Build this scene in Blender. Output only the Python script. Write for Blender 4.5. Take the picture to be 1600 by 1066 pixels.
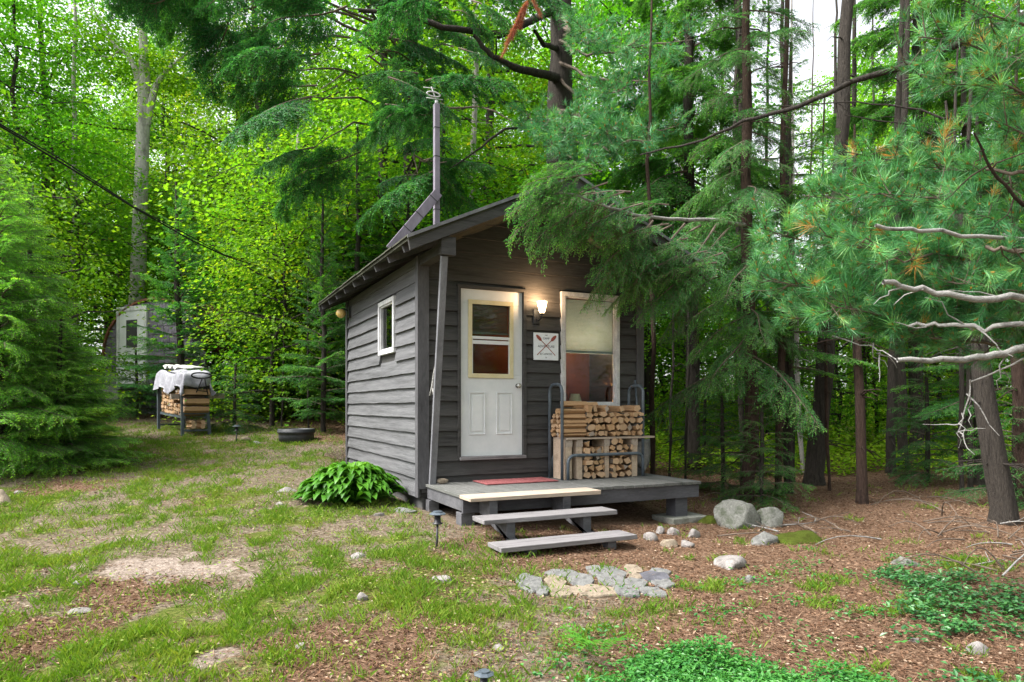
import bpy, math, random
import numpy as np
from math import sin, cos, pi, radians
for o in list(bpy.data.objects): bpy.data.objects.remove(o)
S = bpy.context.scene
COL = S.collection
# ------------------------------------------------------------------ camera
YAW = radians(25.6); FPX = 1072.0; Y0 = 635.0
CAM = np.array([-2.497, -7.677, 0.90])
FW = np.array([sin(YAW), cos(YAW)]); RT = np.array([cos(YAW), -sin(YAW)])
cd = bpy.data.cameras.new('camera'); cam = bpy.data.objects.new('camera', cd); COL.objects.link(cam)
cam.location = CAM; cam.rotation_euler = (pi/2, 0, -YAW)
cd.sensor_width = 36; cd.lens = 36*FPX/1600; cd.shift_y = (Y0-533)/1600.0
cd.clip_start = 0.05; cd.clip_end = 1500
S.camera = cam
# ------------------------------------------------------------------ sky and sun
SUN_EL = radians(52); SUN_AZ = radians(-82)     # direction to the sun, azimuth from +Y clockwise
w = bpy.data.worlds.new('World'); S.world = w; w.use_nodes = True
nt = w.node_tree; nt.nodes.clear()
sky = nt.nodes.new('ShaderNodeTexSky'); sky.sky_type = 'NISHITA'; sky.sun_disc = False
sky.sun_elevation = SUN_EL; sky.sun_rotation = SUN_AZ; sky.air_density = 1.0; sky.dust_density = 3.0
hs = nt.nodes.new('ShaderNodeHueSaturation'); hs.inputs['Saturation'].default_value = 0.18
bg = nt.nodes.new('ShaderNodeBackground'); bg.inputs['Strength'].default_value = 0.15
wo = nt.nodes.new('ShaderNodeOutputWorld')
nt.links.new(sky.outputs[0], hs.inputs['Color']); nt.links.new(hs.outputs[0], bg.inputs[0]); nt.links.new(bg.outputs[0], wo.inputs[0])
ld = bpy.data.lights.new('sun', 'SUN'); ld.energy = 2.9; ld.angle = radians(28); ld.color = (1, .96, .9)
sun = bpy.data.objects.new('sun', ld); COL.objects.link(sun)
sun.rotation_euler = (pi/2 - SUN_EL, 0, pi - SUN_AZ); sun.location = (-5, -12, 12)
S.view_settings.view_transform = 'Standard'; S.view_settings.look = 'None'
S.view_settings.exposure = 1.62; S.view_settings.gamma = 1.0
S.cycles.max_bounces = 8; S.cycles.diffuse_bounces = 5; S.cycles.glossy_bounces = 3
S.cycles.transmission_bounces = 4; S.cycles.transparent_max_bounces = 6
S.cycles.use_denoising = True
S.cycles.caustics_reflective = False; S.cycles.caustics_refractive = False

R = np.random.default_rng(7)
random.seed(7)
# ------------------------------------------------------------------ maths helpers
def sstep(a, b, x):
    t = np.clip((x-a)/(b-a), 0, 1); return t*t*(3-2*t)
_G = np.random.default_rng(3).random((256, 256))
def vnoise(x, y):
    x = np.asarray(x, float); y = np.asarray(y, float)
    xi = np.floor(x).astype(int); yi = np.floor(y).astype(int); fx = x-xi; fy = y-yi
    fx = fx*fx*(3-2*fx); fy = fy*fy*(3-2*fy)
    g = lambda a, b: _G[a & 255, b & 255]
    return (g(xi, yi)*(1-fx)+g(xi+1, yi)*fx)*(1-fy)+(g(xi, yi+1)*(1-fx)+g(xi+1, yi+1)*fx)*fy
def fbm(x, y, o=4):
    s = 0; a = .5
    for k in range(o):
        s = s+a*vnoise(x*2**k+17*k, y*2**k+5*k); a *= .5
    return s/(1-.5**o)
def soft(x, k=1.2):
    return np.log1p(np.exp(np.clip(x/k, -30, 30)))*k
def G(x, y):
    """height of the forest floor"""
    x = np.asarray(x, float); y = np.asarray(y, float)
    d = (x-CAM[0])*FW[0]+(y-CAM[1])*FW[1]; l = (x-CAM[0])*RT[0]+(y-CAM[1])*RT[1]
    u = l/np.maximum(np.sqrt(d*d+l*l), 1)
    wr = sstep(-.15, .28, u)
    dd = np.minimum(d, 60)
    hl = -.53+.092*soft(dd-4.7)
    hr = -.53+.03*soft(dd-7.2)+.035*soft(dd-11)
    h = hl*(1-wr)+hr*wr
    h = h+.10*(fbm(x*.45, y*.45)-.5)+.03*(fbm(x*2.3, y*2.3, 3)-.5)
    # hollow kept free under the cabin
    inside = sstep(-.3, .3, x+.1)*sstep(-.3, .3, 3.3-x)*sstep(-.3, .3, y+1.3)*sstep(-.3, .3, 4.1-y)
    return h-(np.maximum(h+.32, 0))*inside
def pos(px, py, d):
    """the point seen at photo pixel px,py at distance d in front of the camera"""
    k = (px-800)/FPX*d
    return np.array([CAM[0]+d*FW[0]+k*RT[0], CAM[1]+d*FW[1]+k*RT[1], CAM[2]-(py-Y0)*d/FPX])
def onground(px, d):
    p = pos(px, 600, d); p[2] = float(G(p[0], p[1])); return p
def gnd(px, py):
    d = 2.0
    while d < 60:
        p = pos(px, py, d)
        if p[2] <= float(G(p[0], p[1])): break
        d += .02
    p[2] = float(G(p[0], p[1])); return p
# ------------------------------------------------------------------ materials
def newmat(name):
    m = bpy.data.materials.new(name); m.use_nodes = True
    n = m.node_tree; n.nodes.clear()
    out = n.nodes.new('ShaderNodeOutputMaterial'); return m, n, out
def N(n, t, **kw):
    nd = n.nodes.new(t)
    for k, v in kw.items():
        if k in nd.inputs: nd.inputs[k].default_value = v
        else: setattr(nd, k, v)
    return nd
def ramp(n, fac, stops, interp='LINEAR'):
    r = n.nodes.new('ShaderNodeValToRGB'); r.color_ramp.interpolation = interp
    e = r.color_ramp.elements
    while len(e) < len(stops): e.new(.5)
    for el, (p, c) in zip(e, stops):
        el.position = p; el.color = (*c, 1) if len(c) == 3 else c
    n.links.new(fac, r.inputs[0]); return r.outputs[0]
def mixc(n, fac, a, b, mode='MIX'):
    m = n.nodes.new('ShaderNodeMix'); m.data_type = 'RGBA'; m.blend_type = mode
    for s, v in ((0, fac), (6, a), (7, b)):
        if hasattr(v, 'is_output'): n.links.new(v, m.inputs[s])
        else: m.inputs[s].default_value = v if s == 0 else ((*v, 1) if len(v) == 3 else v)
    return m.outputs[2]
def surf(name, c1, c2, scale=(6, 6, 6), rough=.8, bump=.2, detail=6, c3=None, fine=60, spec=.3, metallic=0, bdist=.01, vn=.55):
    """two or three tones of noise, with a fine bump"""
    m, n, out = newmat(name)
    tc = N(n, 'ShaderNodeTexCoord'); mp = N(n, 'ShaderNodeMapping'); mp.inputs['Scale'].default_value = scale
    n.links.new(tc.outputs['Object'], mp.inputs[0])
    no = N(n, 'ShaderNodeTexNoise', Scale=1.0, Detail=detail, Roughness=.65); n.links.new(mp.outputs[0], no.inputs['Vector'])
    st = [(.3, c1), (.7, c2)]
    if c3: st = [(.28, c1), (.5, c2), (.74, c3)]
    col = ramp(n, no.outputs[0], st)
    nf = N(n, 'ShaderNodeTexNoise', Scale=fine/6, Detail=4, Roughness=.7); n.links.new(mp.outputs[0], nf.inputs['Vector'])
    col = mixc(n, vn, col, ramp(n, nf.outputs[0], [(.3, (.55,)*3), (.7, (1.25,)*3)]), 'MULTIPLY')
    b = N(n, 'ShaderNodeBsdfPrincipled', Roughness=rough, Metallic=metallic); b.inputs['Specular IOR Level'].default_value = spec
    n.links.new(col, b.inputs['Base Color'])
    bp = N(n, 'ShaderNodeBump', Strength=bump, Distance=bdist); n.links.new(nf.outputs[0], bp.inputs['Height']); n.links.new(bp.outputs[0], b.inputs['Normal'])
    n.links.new(b.outputs[0], out.inputs[0]); return m
def foliage(name, stops, trans=.45, rough=.55, spec=.25):
    m, n, out = newmat(name)
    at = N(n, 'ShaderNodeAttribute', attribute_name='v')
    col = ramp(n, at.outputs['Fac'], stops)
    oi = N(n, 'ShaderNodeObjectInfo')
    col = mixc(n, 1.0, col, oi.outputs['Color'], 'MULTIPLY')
    b = N(n, 'ShaderNodeBsdfPrincipled', Roughness=rough); b.inputs['Specular IOR Level'].default_value = spec
    t = N(n, 'ShaderNodeBsdfTranslucent')
    n.links.new(col, b.inputs['Base Color'])
    tc = mixc(n, 1.0, col, (1.35, 1.3, .6), 'MULTIPLY'); n.links.new(tc, t.inputs[0])
    mx = N(n, 'ShaderNodeMixShader'); mx.inputs[0].default_value = trans
    n.links.new(b.outputs[0], mx.inputs[1]); n.links.new(t.outputs[0], mx.inputs[2]); n.links.new(mx.outputs[0], out.inputs[0])
    return m
M = {}
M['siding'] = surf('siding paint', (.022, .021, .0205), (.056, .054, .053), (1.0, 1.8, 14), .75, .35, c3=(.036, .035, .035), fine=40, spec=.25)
M['siding_side'] = surf('lit side weathered paint', (.055, .055, .058), (.105, .106, .112), (7, .8, 20), .75, .5, c3=(.15, .151, .158), fine=30, spec=.25)  # siding paint made lighter: the side wall's brighter light is put into the colour
M['trim'] = surf('grey trim paint', (.05, .049, .054), (.10, .098, .106), (5, 5, 1.5), .7, .3, spec=.3)
M['pole'] = surf('silver grey pole', (.11, .11, .125), (.21, .21, .23), (6, 6, 2), .6, .2, spec=.4)
M['deck'] = surf('weathered deck boards', (.05, .055, .048), (.13, .13, .125), (8, 1.2, 8), .85, .5, c3=(.09, .095, .085), fine=50)
M['deckpaint'] = surf('grey deck paint', (.055, .055, .06), (.12, .12, .13), (3, 5, 8), .75, .3, fine=40)
M['fascia'] = surf('grey fascia paint', (.05, .05, .057), (.09, .09, .10), (1.5, 5, 8), .7, .25)
M['tread'] = surf('weathered tread', (.06, .056, .058), (.20, .19, .195), (1.2, 14, 10), .85, .5, c3=(.12, .115, .118), fine=36)
M['treadtop'] = surf('bare pine tread', (.20, .155, .12), (.42, .34, .27), (1.2, 14, 10), .8, .3, c3=(.32, .26, .21), fine=36)
M['roof'] = surf('dark roofing', (.03, .028, .025), (.075, .08, .05), (5, 5, 5), .9, .6)
M['roofedge'] = surf('grey drip edge', (.09, .09, .10), (.17, .17, .18), (5, 5, 5), .6, .2)
M['raft'] = surf('rafter paint', (.05, .05, .05), (.10, .10, .10), (5, 5, 5), .8, .2)
M['white'] = surf('white door paint', (.52, .54, .56), (.62, .63, .64), (3, 3, 3), .45, .05, spec=.4, vn=.06)
M['cream'] = surf('cream frame', (.50, .43, .24), (.60, .55, .38), (5, 5, 5), .5, .05, vn=.15)
M['winwhite'] = surf('weathered white frame', (.38, .38, .40), (.64, .64, .64), (14, 14, 6), .6, .25)
M['blind'] = surf('blind slats', (.27, .345, .345), (.34, .42, .42), (3, 3, 3), .6, .05, vn=.2)
M['blinddark'] = surf('blind slats dark', (.12, .14, .13), (.20, .22, .20), (3, 3, 3), .6, .05, vn=.2)
M['redwood'] = surf('red brown panelling', (.17, .055, .028), (.20, .066, .034), (.6, .6, 9), .8, .05, vn=.12, spec=.1)
M['steel'] = surf('brushed steel', (.45, .44, .42), (.6, .6, .58), (20, 20, 20), .25, .05, metallic=1, vn=.2)
M['black'] = surf('black plastic', (.012, .012, .014), (.03, .03, .035), (10, 10, 10), .45, .1, spec=.5)
M['tube'] = surf('blue grey steel tube', (.045, .06, .075), (.10, .125, .15), (10, 10, 6), .4, .1, spec=.5)
M['tubgrey'] = surf('charcoal plastic', (.022, .024, .028), (.055, .058, .065), (10, 10, 10), .5, .1, spec=.4)
M['mast'] = surf('mauve mast paint', (.12, .105, .135), (.22, .20, .245), (8, 8, 3), .6, .2, vn=.2)
M['mat'] = surf('red door mat', (.20, .05, .055), (.34, .12, .12), (30, 30, 30), .95, .6, vn=.2)
M['wood'] = surf('split wood', (.22, .11, .05), (.46, .29, .155), (12, 12, 12), .85, .5, c3=(.34, .19, .095), fine=90)
M['woodend'] = surf('wood end grain', (.20, .12, .07), (.50, .34, .21), (14, 14, 14), .85, .4, c3=(.35, .215, .12), fine=90)
M['woodgrey'] = surf('aged wood end', (.12, .10, .08), (.36, .30, .25), (14, 14, 14), .85, .4, c3=(.23, .18, .14), fine=90)
M['bark'] = surf('log bark', (.07, .055, .04), (.17, .14, .11), (20, 20, 20), .95, .8)
M['pallet'] = surf('pallet timber', (.24, .175, .125), (.46, .36, .27), (6, 6, 6), .8, .2, c3=(.34, .26, .19))
M['trunk'] = surf('dark hemlock bark', (.014, .011, .009), (.065, .055, .046), (15, 15, 2.0), .95, 1.0, c3=(.034, .028, .023), fine=34, bdist=.06, vn=.95)
M['trunkred'] = surf('red brown bark', (.022, .013, .010), (.080, .050, .038), (17, 17, 2.6), .95, 1.0, c3=(.045, .026, .019), fine=34, bdist=.05, vn=.95)
M['trunkgrey'] = surf('grey beech bark', (.17, .15, .14), (.44, .40, .39), (6, 6, 2), .9, .8, c3=(.29, .26, .25), fine=60, bdist=.03)
M['trunkpale'] = surf('pale grey bark', (.16, .145, .14), (.50, .47, .46), (3, 3, 1.2), .9, .8, c3=(.33, .30, .29), fine=50, bdist=.03)
M['limbpale'] = surf('mottled pale limb', (.025, .021, .018), (.34, .33, .315), (11, 11, 22), .95, .9, c3=(.10, .088, .08), fine=60)  # random dark to pale mottling along the limb
M['twig'] = surf('twig bark', (.06, .045, .035), (.18, .14, .11), (10, 10, 10), .9, .4)
M['moss'] = surf('green moss', (.03, .03, .006), (.065, .085, .014), (6, 6, 6), .95, 1, c3=(.04, .055, .008), fine=80, spec=.05)
M['rock'] = surf('grey lichen rock', (.06, .06, .057), (.23, .23, .22), (6, 6, 6), .95, 1, c3=(.13, .13, .12), fine=60, bdist=.03)
M['rockpale'] = surf('pale pinkish rock', (.075, .066, .06), (.26, .24, .23), (7, 7, 7), .95, .9, c3=(.155, .14, .13), fine=60)
M['rockmoss'] = surf('mossy rock', (.03, .05, .008), (.22, .22, .20), (4, 4, 4), .95, 1, c3=(.10, .108, .08), fine=70, bdist=.03)
M['flag'] = surf('grey flagstone', (.055, .055, .055), (.185, .185, .18), (7, 7, 7), .95, 1, c3=(.11, .11, .108), fine=60)
M['flagtan'] = surf('tan flagstone', (.10, .08, .055), (.27, .22, .165), (7, 7, 7), .95, 1, c3=(.18, .145, .105), fine=60)
M['flagdark'] = surf('dark flagstone', (.05, .05, .06), (.12, .12, .14), (7, 7, 7), .85, .6, fine=60)
M['concrete'] = surf('mossy concrete', (.12, .125, .10), (.28, .28, .25), (8, 8, 8), .95, .5)
M['tarp'] = surf('pale grey tarp', (.24, .235, .28), (.44, .44, .49), (5, 5, 5), .55, .5, fine=20)
M['tarpwhite'] = surf('white plastic sheet', (.40, .39, .37), (.60, .59, .57), (5, 5, 5), .5, .4)
M['hutwall'] = surf('grey violet shingles', (.085, .078, .10), (.20, .185, .225), (4, 4, 14), .9, .5)
M['hutroof'] = surf('mossy rusty shingles', (.07, .06, .05), (.19, .07, .04), (1.6, 1.6, 1.6), .95, .7, c3=(.11, .10, .085), fine=60)
M['galv'] = surf('galvanised scoop', (.14, .14, .14), (.30, .30, .30), (10, 10, 10), .5, .2, metallic=.6)
M['cable'] = surf('black cable', (.008, .008, .01), (.02, .02, .02), (10, 10, 10), .6, .1)
M['ink'] = surf('dark sign ink', (.03, .04, .06), (.06, .07, .10), (10, 10, 10), .7, 0)
M['inkred'] = surf('red brown sign ink', (.22, .05, .04), (.35, .10, .08), (10, 10, 10), .7, 0)
M['signface'] = surf('pale blue sign board', (.64, .68, .74), (.74, .78, .82), (4, 4, 4), .5, .02, vn=.2)
M['yellowglass'] = surf('amber lamp glass', (.55, .36, .10), (.75, .55, .22), (20, 20, 20), .2, .2, spec=.6)
M['shade'] = surf('cream lamp shade', (.70, .62, .42), (.80, .72, .52), (20, 20, 20), .8, .1)
# leaves
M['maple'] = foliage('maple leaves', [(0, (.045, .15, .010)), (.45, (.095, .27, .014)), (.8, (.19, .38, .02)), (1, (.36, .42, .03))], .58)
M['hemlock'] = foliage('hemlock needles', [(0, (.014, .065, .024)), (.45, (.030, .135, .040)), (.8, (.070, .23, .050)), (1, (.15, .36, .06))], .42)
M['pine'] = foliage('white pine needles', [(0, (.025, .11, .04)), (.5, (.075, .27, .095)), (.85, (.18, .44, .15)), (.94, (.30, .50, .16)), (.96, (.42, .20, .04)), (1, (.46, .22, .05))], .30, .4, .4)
M['dead'] = foliage('dead red needles', [(0, (.24, .07, .04)), (1, (.46, .16, .10))], .3)
M['hosta'] = foliage('hosta leaves', [(0, (.03, .11, .010)), (.6, (.07, .22, .016)), (1, (.14, .32, .04))], .3, .4, .4)
M['vinca'] = foliage('ground cover leaves', [(0, (.010, .065, .015)), (.6, (.026, .15, .026)), (1, (.08, .26, .045))], .3, .4, .4)
M['ivy'] = foliage('trailing leaves', [(0, (.010, .055, .014)), (.6, (.022, .11, .028)), (1, (.08, .22, .06))], .2, .35, .5)
M['grass'] = foliage('grass blades', [(0, (.055, .13, .010)), (.5, (.11, .22, .018)), (.8, (.22, .28, .04)), (1, (.38, .33, .18))], .35)
M['under'] = foliage('undergrowth leaves', [(0, (.10, .23, .012)), (.5, (.22, .42, .02)), (1, (.40, .54, .06))], .55)
M['litter'] = foliage('fallen leaves and needles', [(0, (.055, .029, .018)), (.5, (.175, .098, .060)), (.85, (.30, .20, .135)), (1, (.44, .36, .28))], .1, .9, .1)
def pane_mat():
    m, n, out = newmat('window glass')
    tr = N(n, 'ShaderNodeBsdfTransparent'); tr.inputs[0].default_value = (.82, .85, .83, 1)
    gl = N(n, 'ShaderNodeBsdfGlossy', Roughness=.02); fr = N(n, 'ShaderNodeFresnel', IOR=1.32)
    ad = N(n, 'ShaderNodeMath', operation='ADD'); ad.inputs[1].default_value = .0; n.links.new(fr.outputs[0], ad.inputs[0])
    mx = N(n, 'ShaderNodeMixShader'); n.links.new(ad.outputs[0], mx.inputs[0]); n.links.new(tr.outputs[0], mx.inputs[1]); n.links.new(gl.outputs[0], mx.inputs[2])
    n.links.new(mx.outputs[0], out.inputs[0]); return m
M['pane'] = pane_mat()
def lampglass():
    m, n, out = newmat('lit lamp glass')
    e = N(n, 'ShaderNodeEmission', Strength=5.0); e.inputs[0].default_value = (1, .72, .42, 1); n.links.new(e.outputs[0], out.inputs[0]); return m
M['lit'] = lampglass()
def ground_mat():
    m, n, out = newmat('forest floor')
    tc = N(n, 'ShaderNodeTexCoord'); at = N(n, 'ShaderNodeAttribute', attribute_name='mask'); sp = N(n, 'ShaderNodeSeparateColor'); n.links.new(at.outputs['Color'], sp.inputs[0])
    def noise(sc, det=6, ro=.65):
        q = N(n, 'ShaderNodeTexNoise', Scale=sc, Detail=det, Roughness=ro); n.links.new(tc.outputs['Object'], q.inputs['Vector']); return q.outputs[0]
    n1 = noise(1.6); n2 = noise(9); n3 = noise(70, 4); n4 = noise(28, 5)
    soil = ramp(n, n4, [(.28, (.065, .048, .034)), (.5, (.15, .118, .084)), (.72, (.29, .245, .19))])
    need = ramp(n, n4, [(.28, (.06, .034, .022)), (.5, (.16, .098, .064)), (.74, (.30, .205, .145))])
    gr = ramp(n, n4, [(.25, (.04, .055, .010)), (.5, (.085, .11, .018)), (.75, (.17, .16, .055))])
    moss = ramp(n, n4, [(.3, (.05, .07, .01)), (.7, (.13, .15, .02))])
    sand = ramp(n, n4, [(.28, (.13, .10, .08)), (.5, (.25, .20, .165)), (.72, (.38, .325, .28))])
    def thr(src, nse, a, b, k=.5):
        ma = N(n, 'ShaderNodeMath', operation='MULTIPLY_ADD'); n.links.new(nse, ma.inputs[0]); ma.inputs[1].default_value = k; n.links.new(src, ma.inputs[2])
        mr = N(n, 'ShaderNodeMapRange'); mr.inputs[1].default_value = a+k/2; mr.inputs[2].default_value = b+k/2; n.links.new(ma.outputs[0], mr.inputs[0]); return mr.outputs[0]
    c = mixc(n, thr(sp.outputs[2], n2, .35, .65), soil, need)
    c = mixc(n, thr(sp.outputs[0], n2, .38, .62, .9), c, gr)
    c = mixc(n, ramp(n, n1, [(.56, (0,)*3), (.68, (.8,)*3)]), c, mixc(n, thr(sp.outputs[2], n2, .3, .6), moss, need))
    c = mixc(n, thr(sp.outputs[1], n2, .4, .6), c, sand)
    c = mixc(n, .7, c, ramp(n, n3, [(.3, (.5,)*3), (.7, (1.35,)*3)]), 'MULTIPLY')
    b = N(n, 'ShaderNodeBsdfPrincipled', Roughness=.95); b.inputs['Specular IOR Level'].default_value = .1
    n.links.new(c, b.inputs['Base Color'])
    bp = N(n, 'ShaderNodeBump', Strength=.9, Distance=.03); n.links.new(n4, bp.inputs['Height'])
    bp2 = N(n, 'ShaderNodeBump', Strength=.8, Distance=.01); n.links.new(n3, bp2.inputs['Height']); n.links.new(bp.outputs[0], bp2.inputs['Normal'])
    n.links.new(bp2.outputs[0], b.inputs['Normal']); n.links.new(b.outputs[0], out.inputs[0]); return m
M['ground'] = ground_mat()

# ------------------------------------------------------------------ object helpers
def tag(o, label=None, cat=None, group=None, kind=None):
    if label: o['label'] = label
    if cat: o['category'] = cat
    if group: o['group'] = group
    if kind: o['kind'] = kind
    return o
def thing(name, loc, label, cat, group=None):
    o = bpy.data.objects.new(name, None); COL.objects.link(o); o.location = loc; o.empty_display_size = .1
    return tag(o, label, cat, group)
def root_of(o):
    while o.parent: o = o.parent
    return o
def link(name, me, parent=None, loc=(0, 0, 0)):
    o = bpy.data.objects.new(name, me); COL.objects.link(o); o.location = loc
    if parent: o.parent = parent
    return o
def copy_tree(src, parent=None):
    c = src.copy(); COL.objects.link(c); c.parent = parent
    for ch in list(src.children): copy_tree(ch, c)
    return c
class MB:
    def __init__(s): s.v = []; s.f = []; s.m = []; s.mats = []; s.sm = []
    def mi(s, mat):
        if mat not in s.mats: s.mats.append(mat)
        return s.mats.index(mat)
    def add(s, vs, fs, mat=None, smooth=False):
        k = len(s.v); s.v += [tuple(map(float, p)) for p in vs]
        i = s.mi(mat) if mat else 0
        for f in fs: s.f.append([a+k for a in f]); s.m.append(i); s.sm.append(smooth)
        return s
    def box(s, x0, x1, y0, y1, z0, z1, mat=None, jit=0):
        vs = [(x, y, z) for x in (x0, x1) for y in (y0, y1) for z in (z0, z1)]
        if jit: vs = [tuple(c+random.uniform(-jit, jit) for c in p) for p in vs]
        return s.add(vs, [(0, 1, 3, 2), (4, 6, 7, 5), (0, 4, 5, 1), (2, 3, 7, 6), (0, 2, 6, 4), (1, 5, 7, 3)], mat)
    def bar(s, a, b, wd, th, mat=None, up=(0, 0, 1)):
        a = np.array(a, float); b = np.array(b, float); d = b-a; d /= np.linalg.norm(d)
        sd = np.cross(d, up); sd /= np.linalg.norm(sd); u = np.cross(sd, d)
        vs = [p+i*sd*wd/2+j*u*th/2 for p in (a, b) for i in (-1, 1) for j in (-1, 1)]
        return s.add(vs, [(0, 1, 3, 2), (4, 6, 7, 5), (0, 4, 5, 1), (2, 3, 7, 6), (0, 2, 6, 4), (1, 5, 7, 3)], mat)
    def tube(s, pts, rad, n=8, mat=None, caps=True, wob=0):
        pts = [np.array(p, float) for p in pts]
        if not hasattr(rad, '__len__'): rad = [rad]*len(pts)
        vs = []; ref = None
        for i, p in enumerate(pts):
            d = pts[min(i+1, len(pts)-1)]-pts[max(i-1, 0)]; d = d/max(np.linalg.norm(d), 1e-9)
            if ref is None: ref = np.array((1, 0, 0)) if abs(d[2]) > .7 else np.array((0, 0, 1.))
            sd = np.cross(d, ref); sd /= max(np.linalg.norm(sd), 1e-9); up = np.cross(sd, d); ref = up
            for k in range(n):
                a = 2*pi*k/n; r = rad[i]*(1+(random.uniform(-wob, wob) if wob else 0))
                vs.append(p+sd*cos(a)*r+up*sin(a)*r)
        fs = [(i*n+k, i*n+(k+1) % n, (i+1)*n+(k+1) % n, (i+1)*n+k) for i in range(len(pts)-1) for k in range(n)]
        s.add(vs, fs, mat, True)
        if caps:
            k0 = len(s.v)-len(vs); i = s.mi(mat) if mat else 0
            s.f.append([k0+k for k in range(n)][::-1]); s.m.append(i); s.sm.append(False)
            s.f.append([k0+(len(pts)-1)*n+k for k in range(n)]); s.m.append(i); s.sm.append(False)
        return s
    def lathe(s, c, prof, n=16, mat=None, smooth=True):
        vs = []; c = np.array(c, float)
        for r, z in prof:
            for k in range(n): vs.append(c+(r*cos(2*pi*k/n), r*sin(2*pi*k/n), z))
        m_ = len(prof)
        fs = [(i*n+k, i*n+(k+1) % n, (i+1)*n+(k+1) % n, (i+1)*n+k) for i in range(m_-1) for k in range(n)]
        return s.add(vs, fs, mat, smooth)
    def prism(s, poly, axis, a, b, mat=None):
        """poly in the two other axes, extruded along axis from a to b"""
        def P(u, v, t): return {'x': (t, u, v), 'y': (u, t, v), 'z': (u, v, t)}[axis]
        n = len(poly); vs = [P(u, v, a) for u, v in poly]+[P(u, v, b) for u, v in poly]
        return s.add(vs, [tuple(range(n)), tuple(range(2*n-1, n-1, -1))]+[(i, i+n, (i+1) % n+n, (i+1) % n) for i in range(n)], mat)
    def mesh(s, name, off=(0, 0, 0), mat=None):
        me = bpy.data.meshes.new(name); o = np.array(off)
        me.from_pydata([tuple(np.array(p)-o) for p in s.v], [], s.f)
        for k in (s.mats or [mat]): me.materials.append(M[k or mat])
        if s.mats: me.polygons.foreach_set('material_index', s.m)
        me.polygons.foreach_set('use_smooth', s.sm)
        import bmesh
        bm = bmesh.new(); bm.from_mesh(me); bmesh.ops.recalc_face_normals(bm, faces=bm.faces); bm.to_mesh(me); bm.free()
        return me
    def part(s, name, parent, mat=None, bevel=0):
        r = root_of(parent); me = s.mesh(name, r.location, mat)
        o = link(name, me, parent)
        if bevel: bev(o, bevel)
        return o
    def solo(s, name, base, label, cat, mat=None, group=None, kind=None, bevel=0):
        o = link(name, s.mesh(name, base, mat), None, base)
        if bevel: bev(o, bevel)
        return tag(o, label, cat, group, kind)
def bev(o, w_):
    b = o.modifiers.new('bevel', 'BEVEL'); b.width = w_; b.segments = 2; b.limit_method = 'ANGLE'
def npmesh(name, V, F, mats, attr=None, mi=None, smooth=False):
    """V (n,3); F (m,k) quads or triangles"""
    me = bpy.data.meshes.new(name); F = np.asarray(F); k = F.shape[1]
    me.vertices.add(len(V)); me.vertices.foreach_set('co', np.asarray(V, np.float32).ravel())
    me.loops.add(F.size); me.loops.foreach_set('vertex_index', F.astype(np.int32).ravel())
    me.polygons.add(len(F)); me.polygons.foreach_set('loop_start', np.arange(len(F), dtype=np.int32)*k)
    try: me.polygons.foreach_set('loop_total', np.full(len(F), k, np.int32))
    except Exception: pass
    for m_ in mats: me.materials.append(M[m_])
    if mi is not None: me.polygons.foreach_set('material_index', np.asarray(mi, np.int32))
    me.polygons.foreach_set('use_smooth', np.full(len(F), smooth))
    if attr is not None:
        a = me.attributes.new('v', 'FLOAT', 'FACE'); a.data.foreach_set('value', np.asarray(attr, np.float32))
    me.update(calc_edges=True); return me
def nrm(a): return a/np.maximum(np.linalg.norm(a, axis=-1, keepdims=True), 1e-9)
def leaves(P, D, Nn, L, W, fold=.12, wide=.45):
    """rhombic leaves: base P, direction D, normal Nn"""
    D = nrm(D); Sd = nrm(np.cross(D, Nn)); Up = np.cross(Sd, D)
    L = np.broadcast_to(L, (len(P),))[:, None]; W = np.broadcast_to(W, (len(P),))[:, None]
    m_ = P+D*L*wide+Up*W*fold
    V = np.stack([P, m_+Sd*W/2, P+D*L-Up*W*fold*.5, m_-Sd*W/2], 1).reshape(-1, 3)
    return V, np.arange(len(P)*4).reshape(-1, 4)
def scatter_dirs(n, rng): return nrm(rng.normal(size=(n, 3)))
def nptube(paths, n=5):
    """paths: list of (pts (k,3), radii (k)) -> V,F quads"""
    Vs = []; Fs = []; o = 0
    ang = np.arange(n)*2*pi/n
    for pts, rad in paths:
        pts = np.asarray(pts, float); k = len(pts); rad = np.broadcast_to(rad, (k,))
        d = nrm(np.gradient(pts, axis=0)); ref = np.array([0, 0, 1.]) if abs(d[0, 2]) < .8 else np.array([1., 0, 0])
        sd = nrm(np.cross(d, ref)); up = np.cross(sd, d)
        V = pts[:, None]+rad[:, None, None]*(sd[:, None]*np.cos(ang)[None, :, None]+up[:, None]*np.sin(ang)[None, :, None])
        Vs.append(V.reshape(-1, 3))
        i = np.arange(k-1)[:, None]*n; j = np.arange(n)[None]; j2 = (j+1) % n
        Fs.append(np.stack([i+j, i+j2, i+n+j2, i+n+j], -1).reshape(-1, 4)+o); o += k*n
    return np.concatenate(Vs), np.concatenate(Fs)

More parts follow.
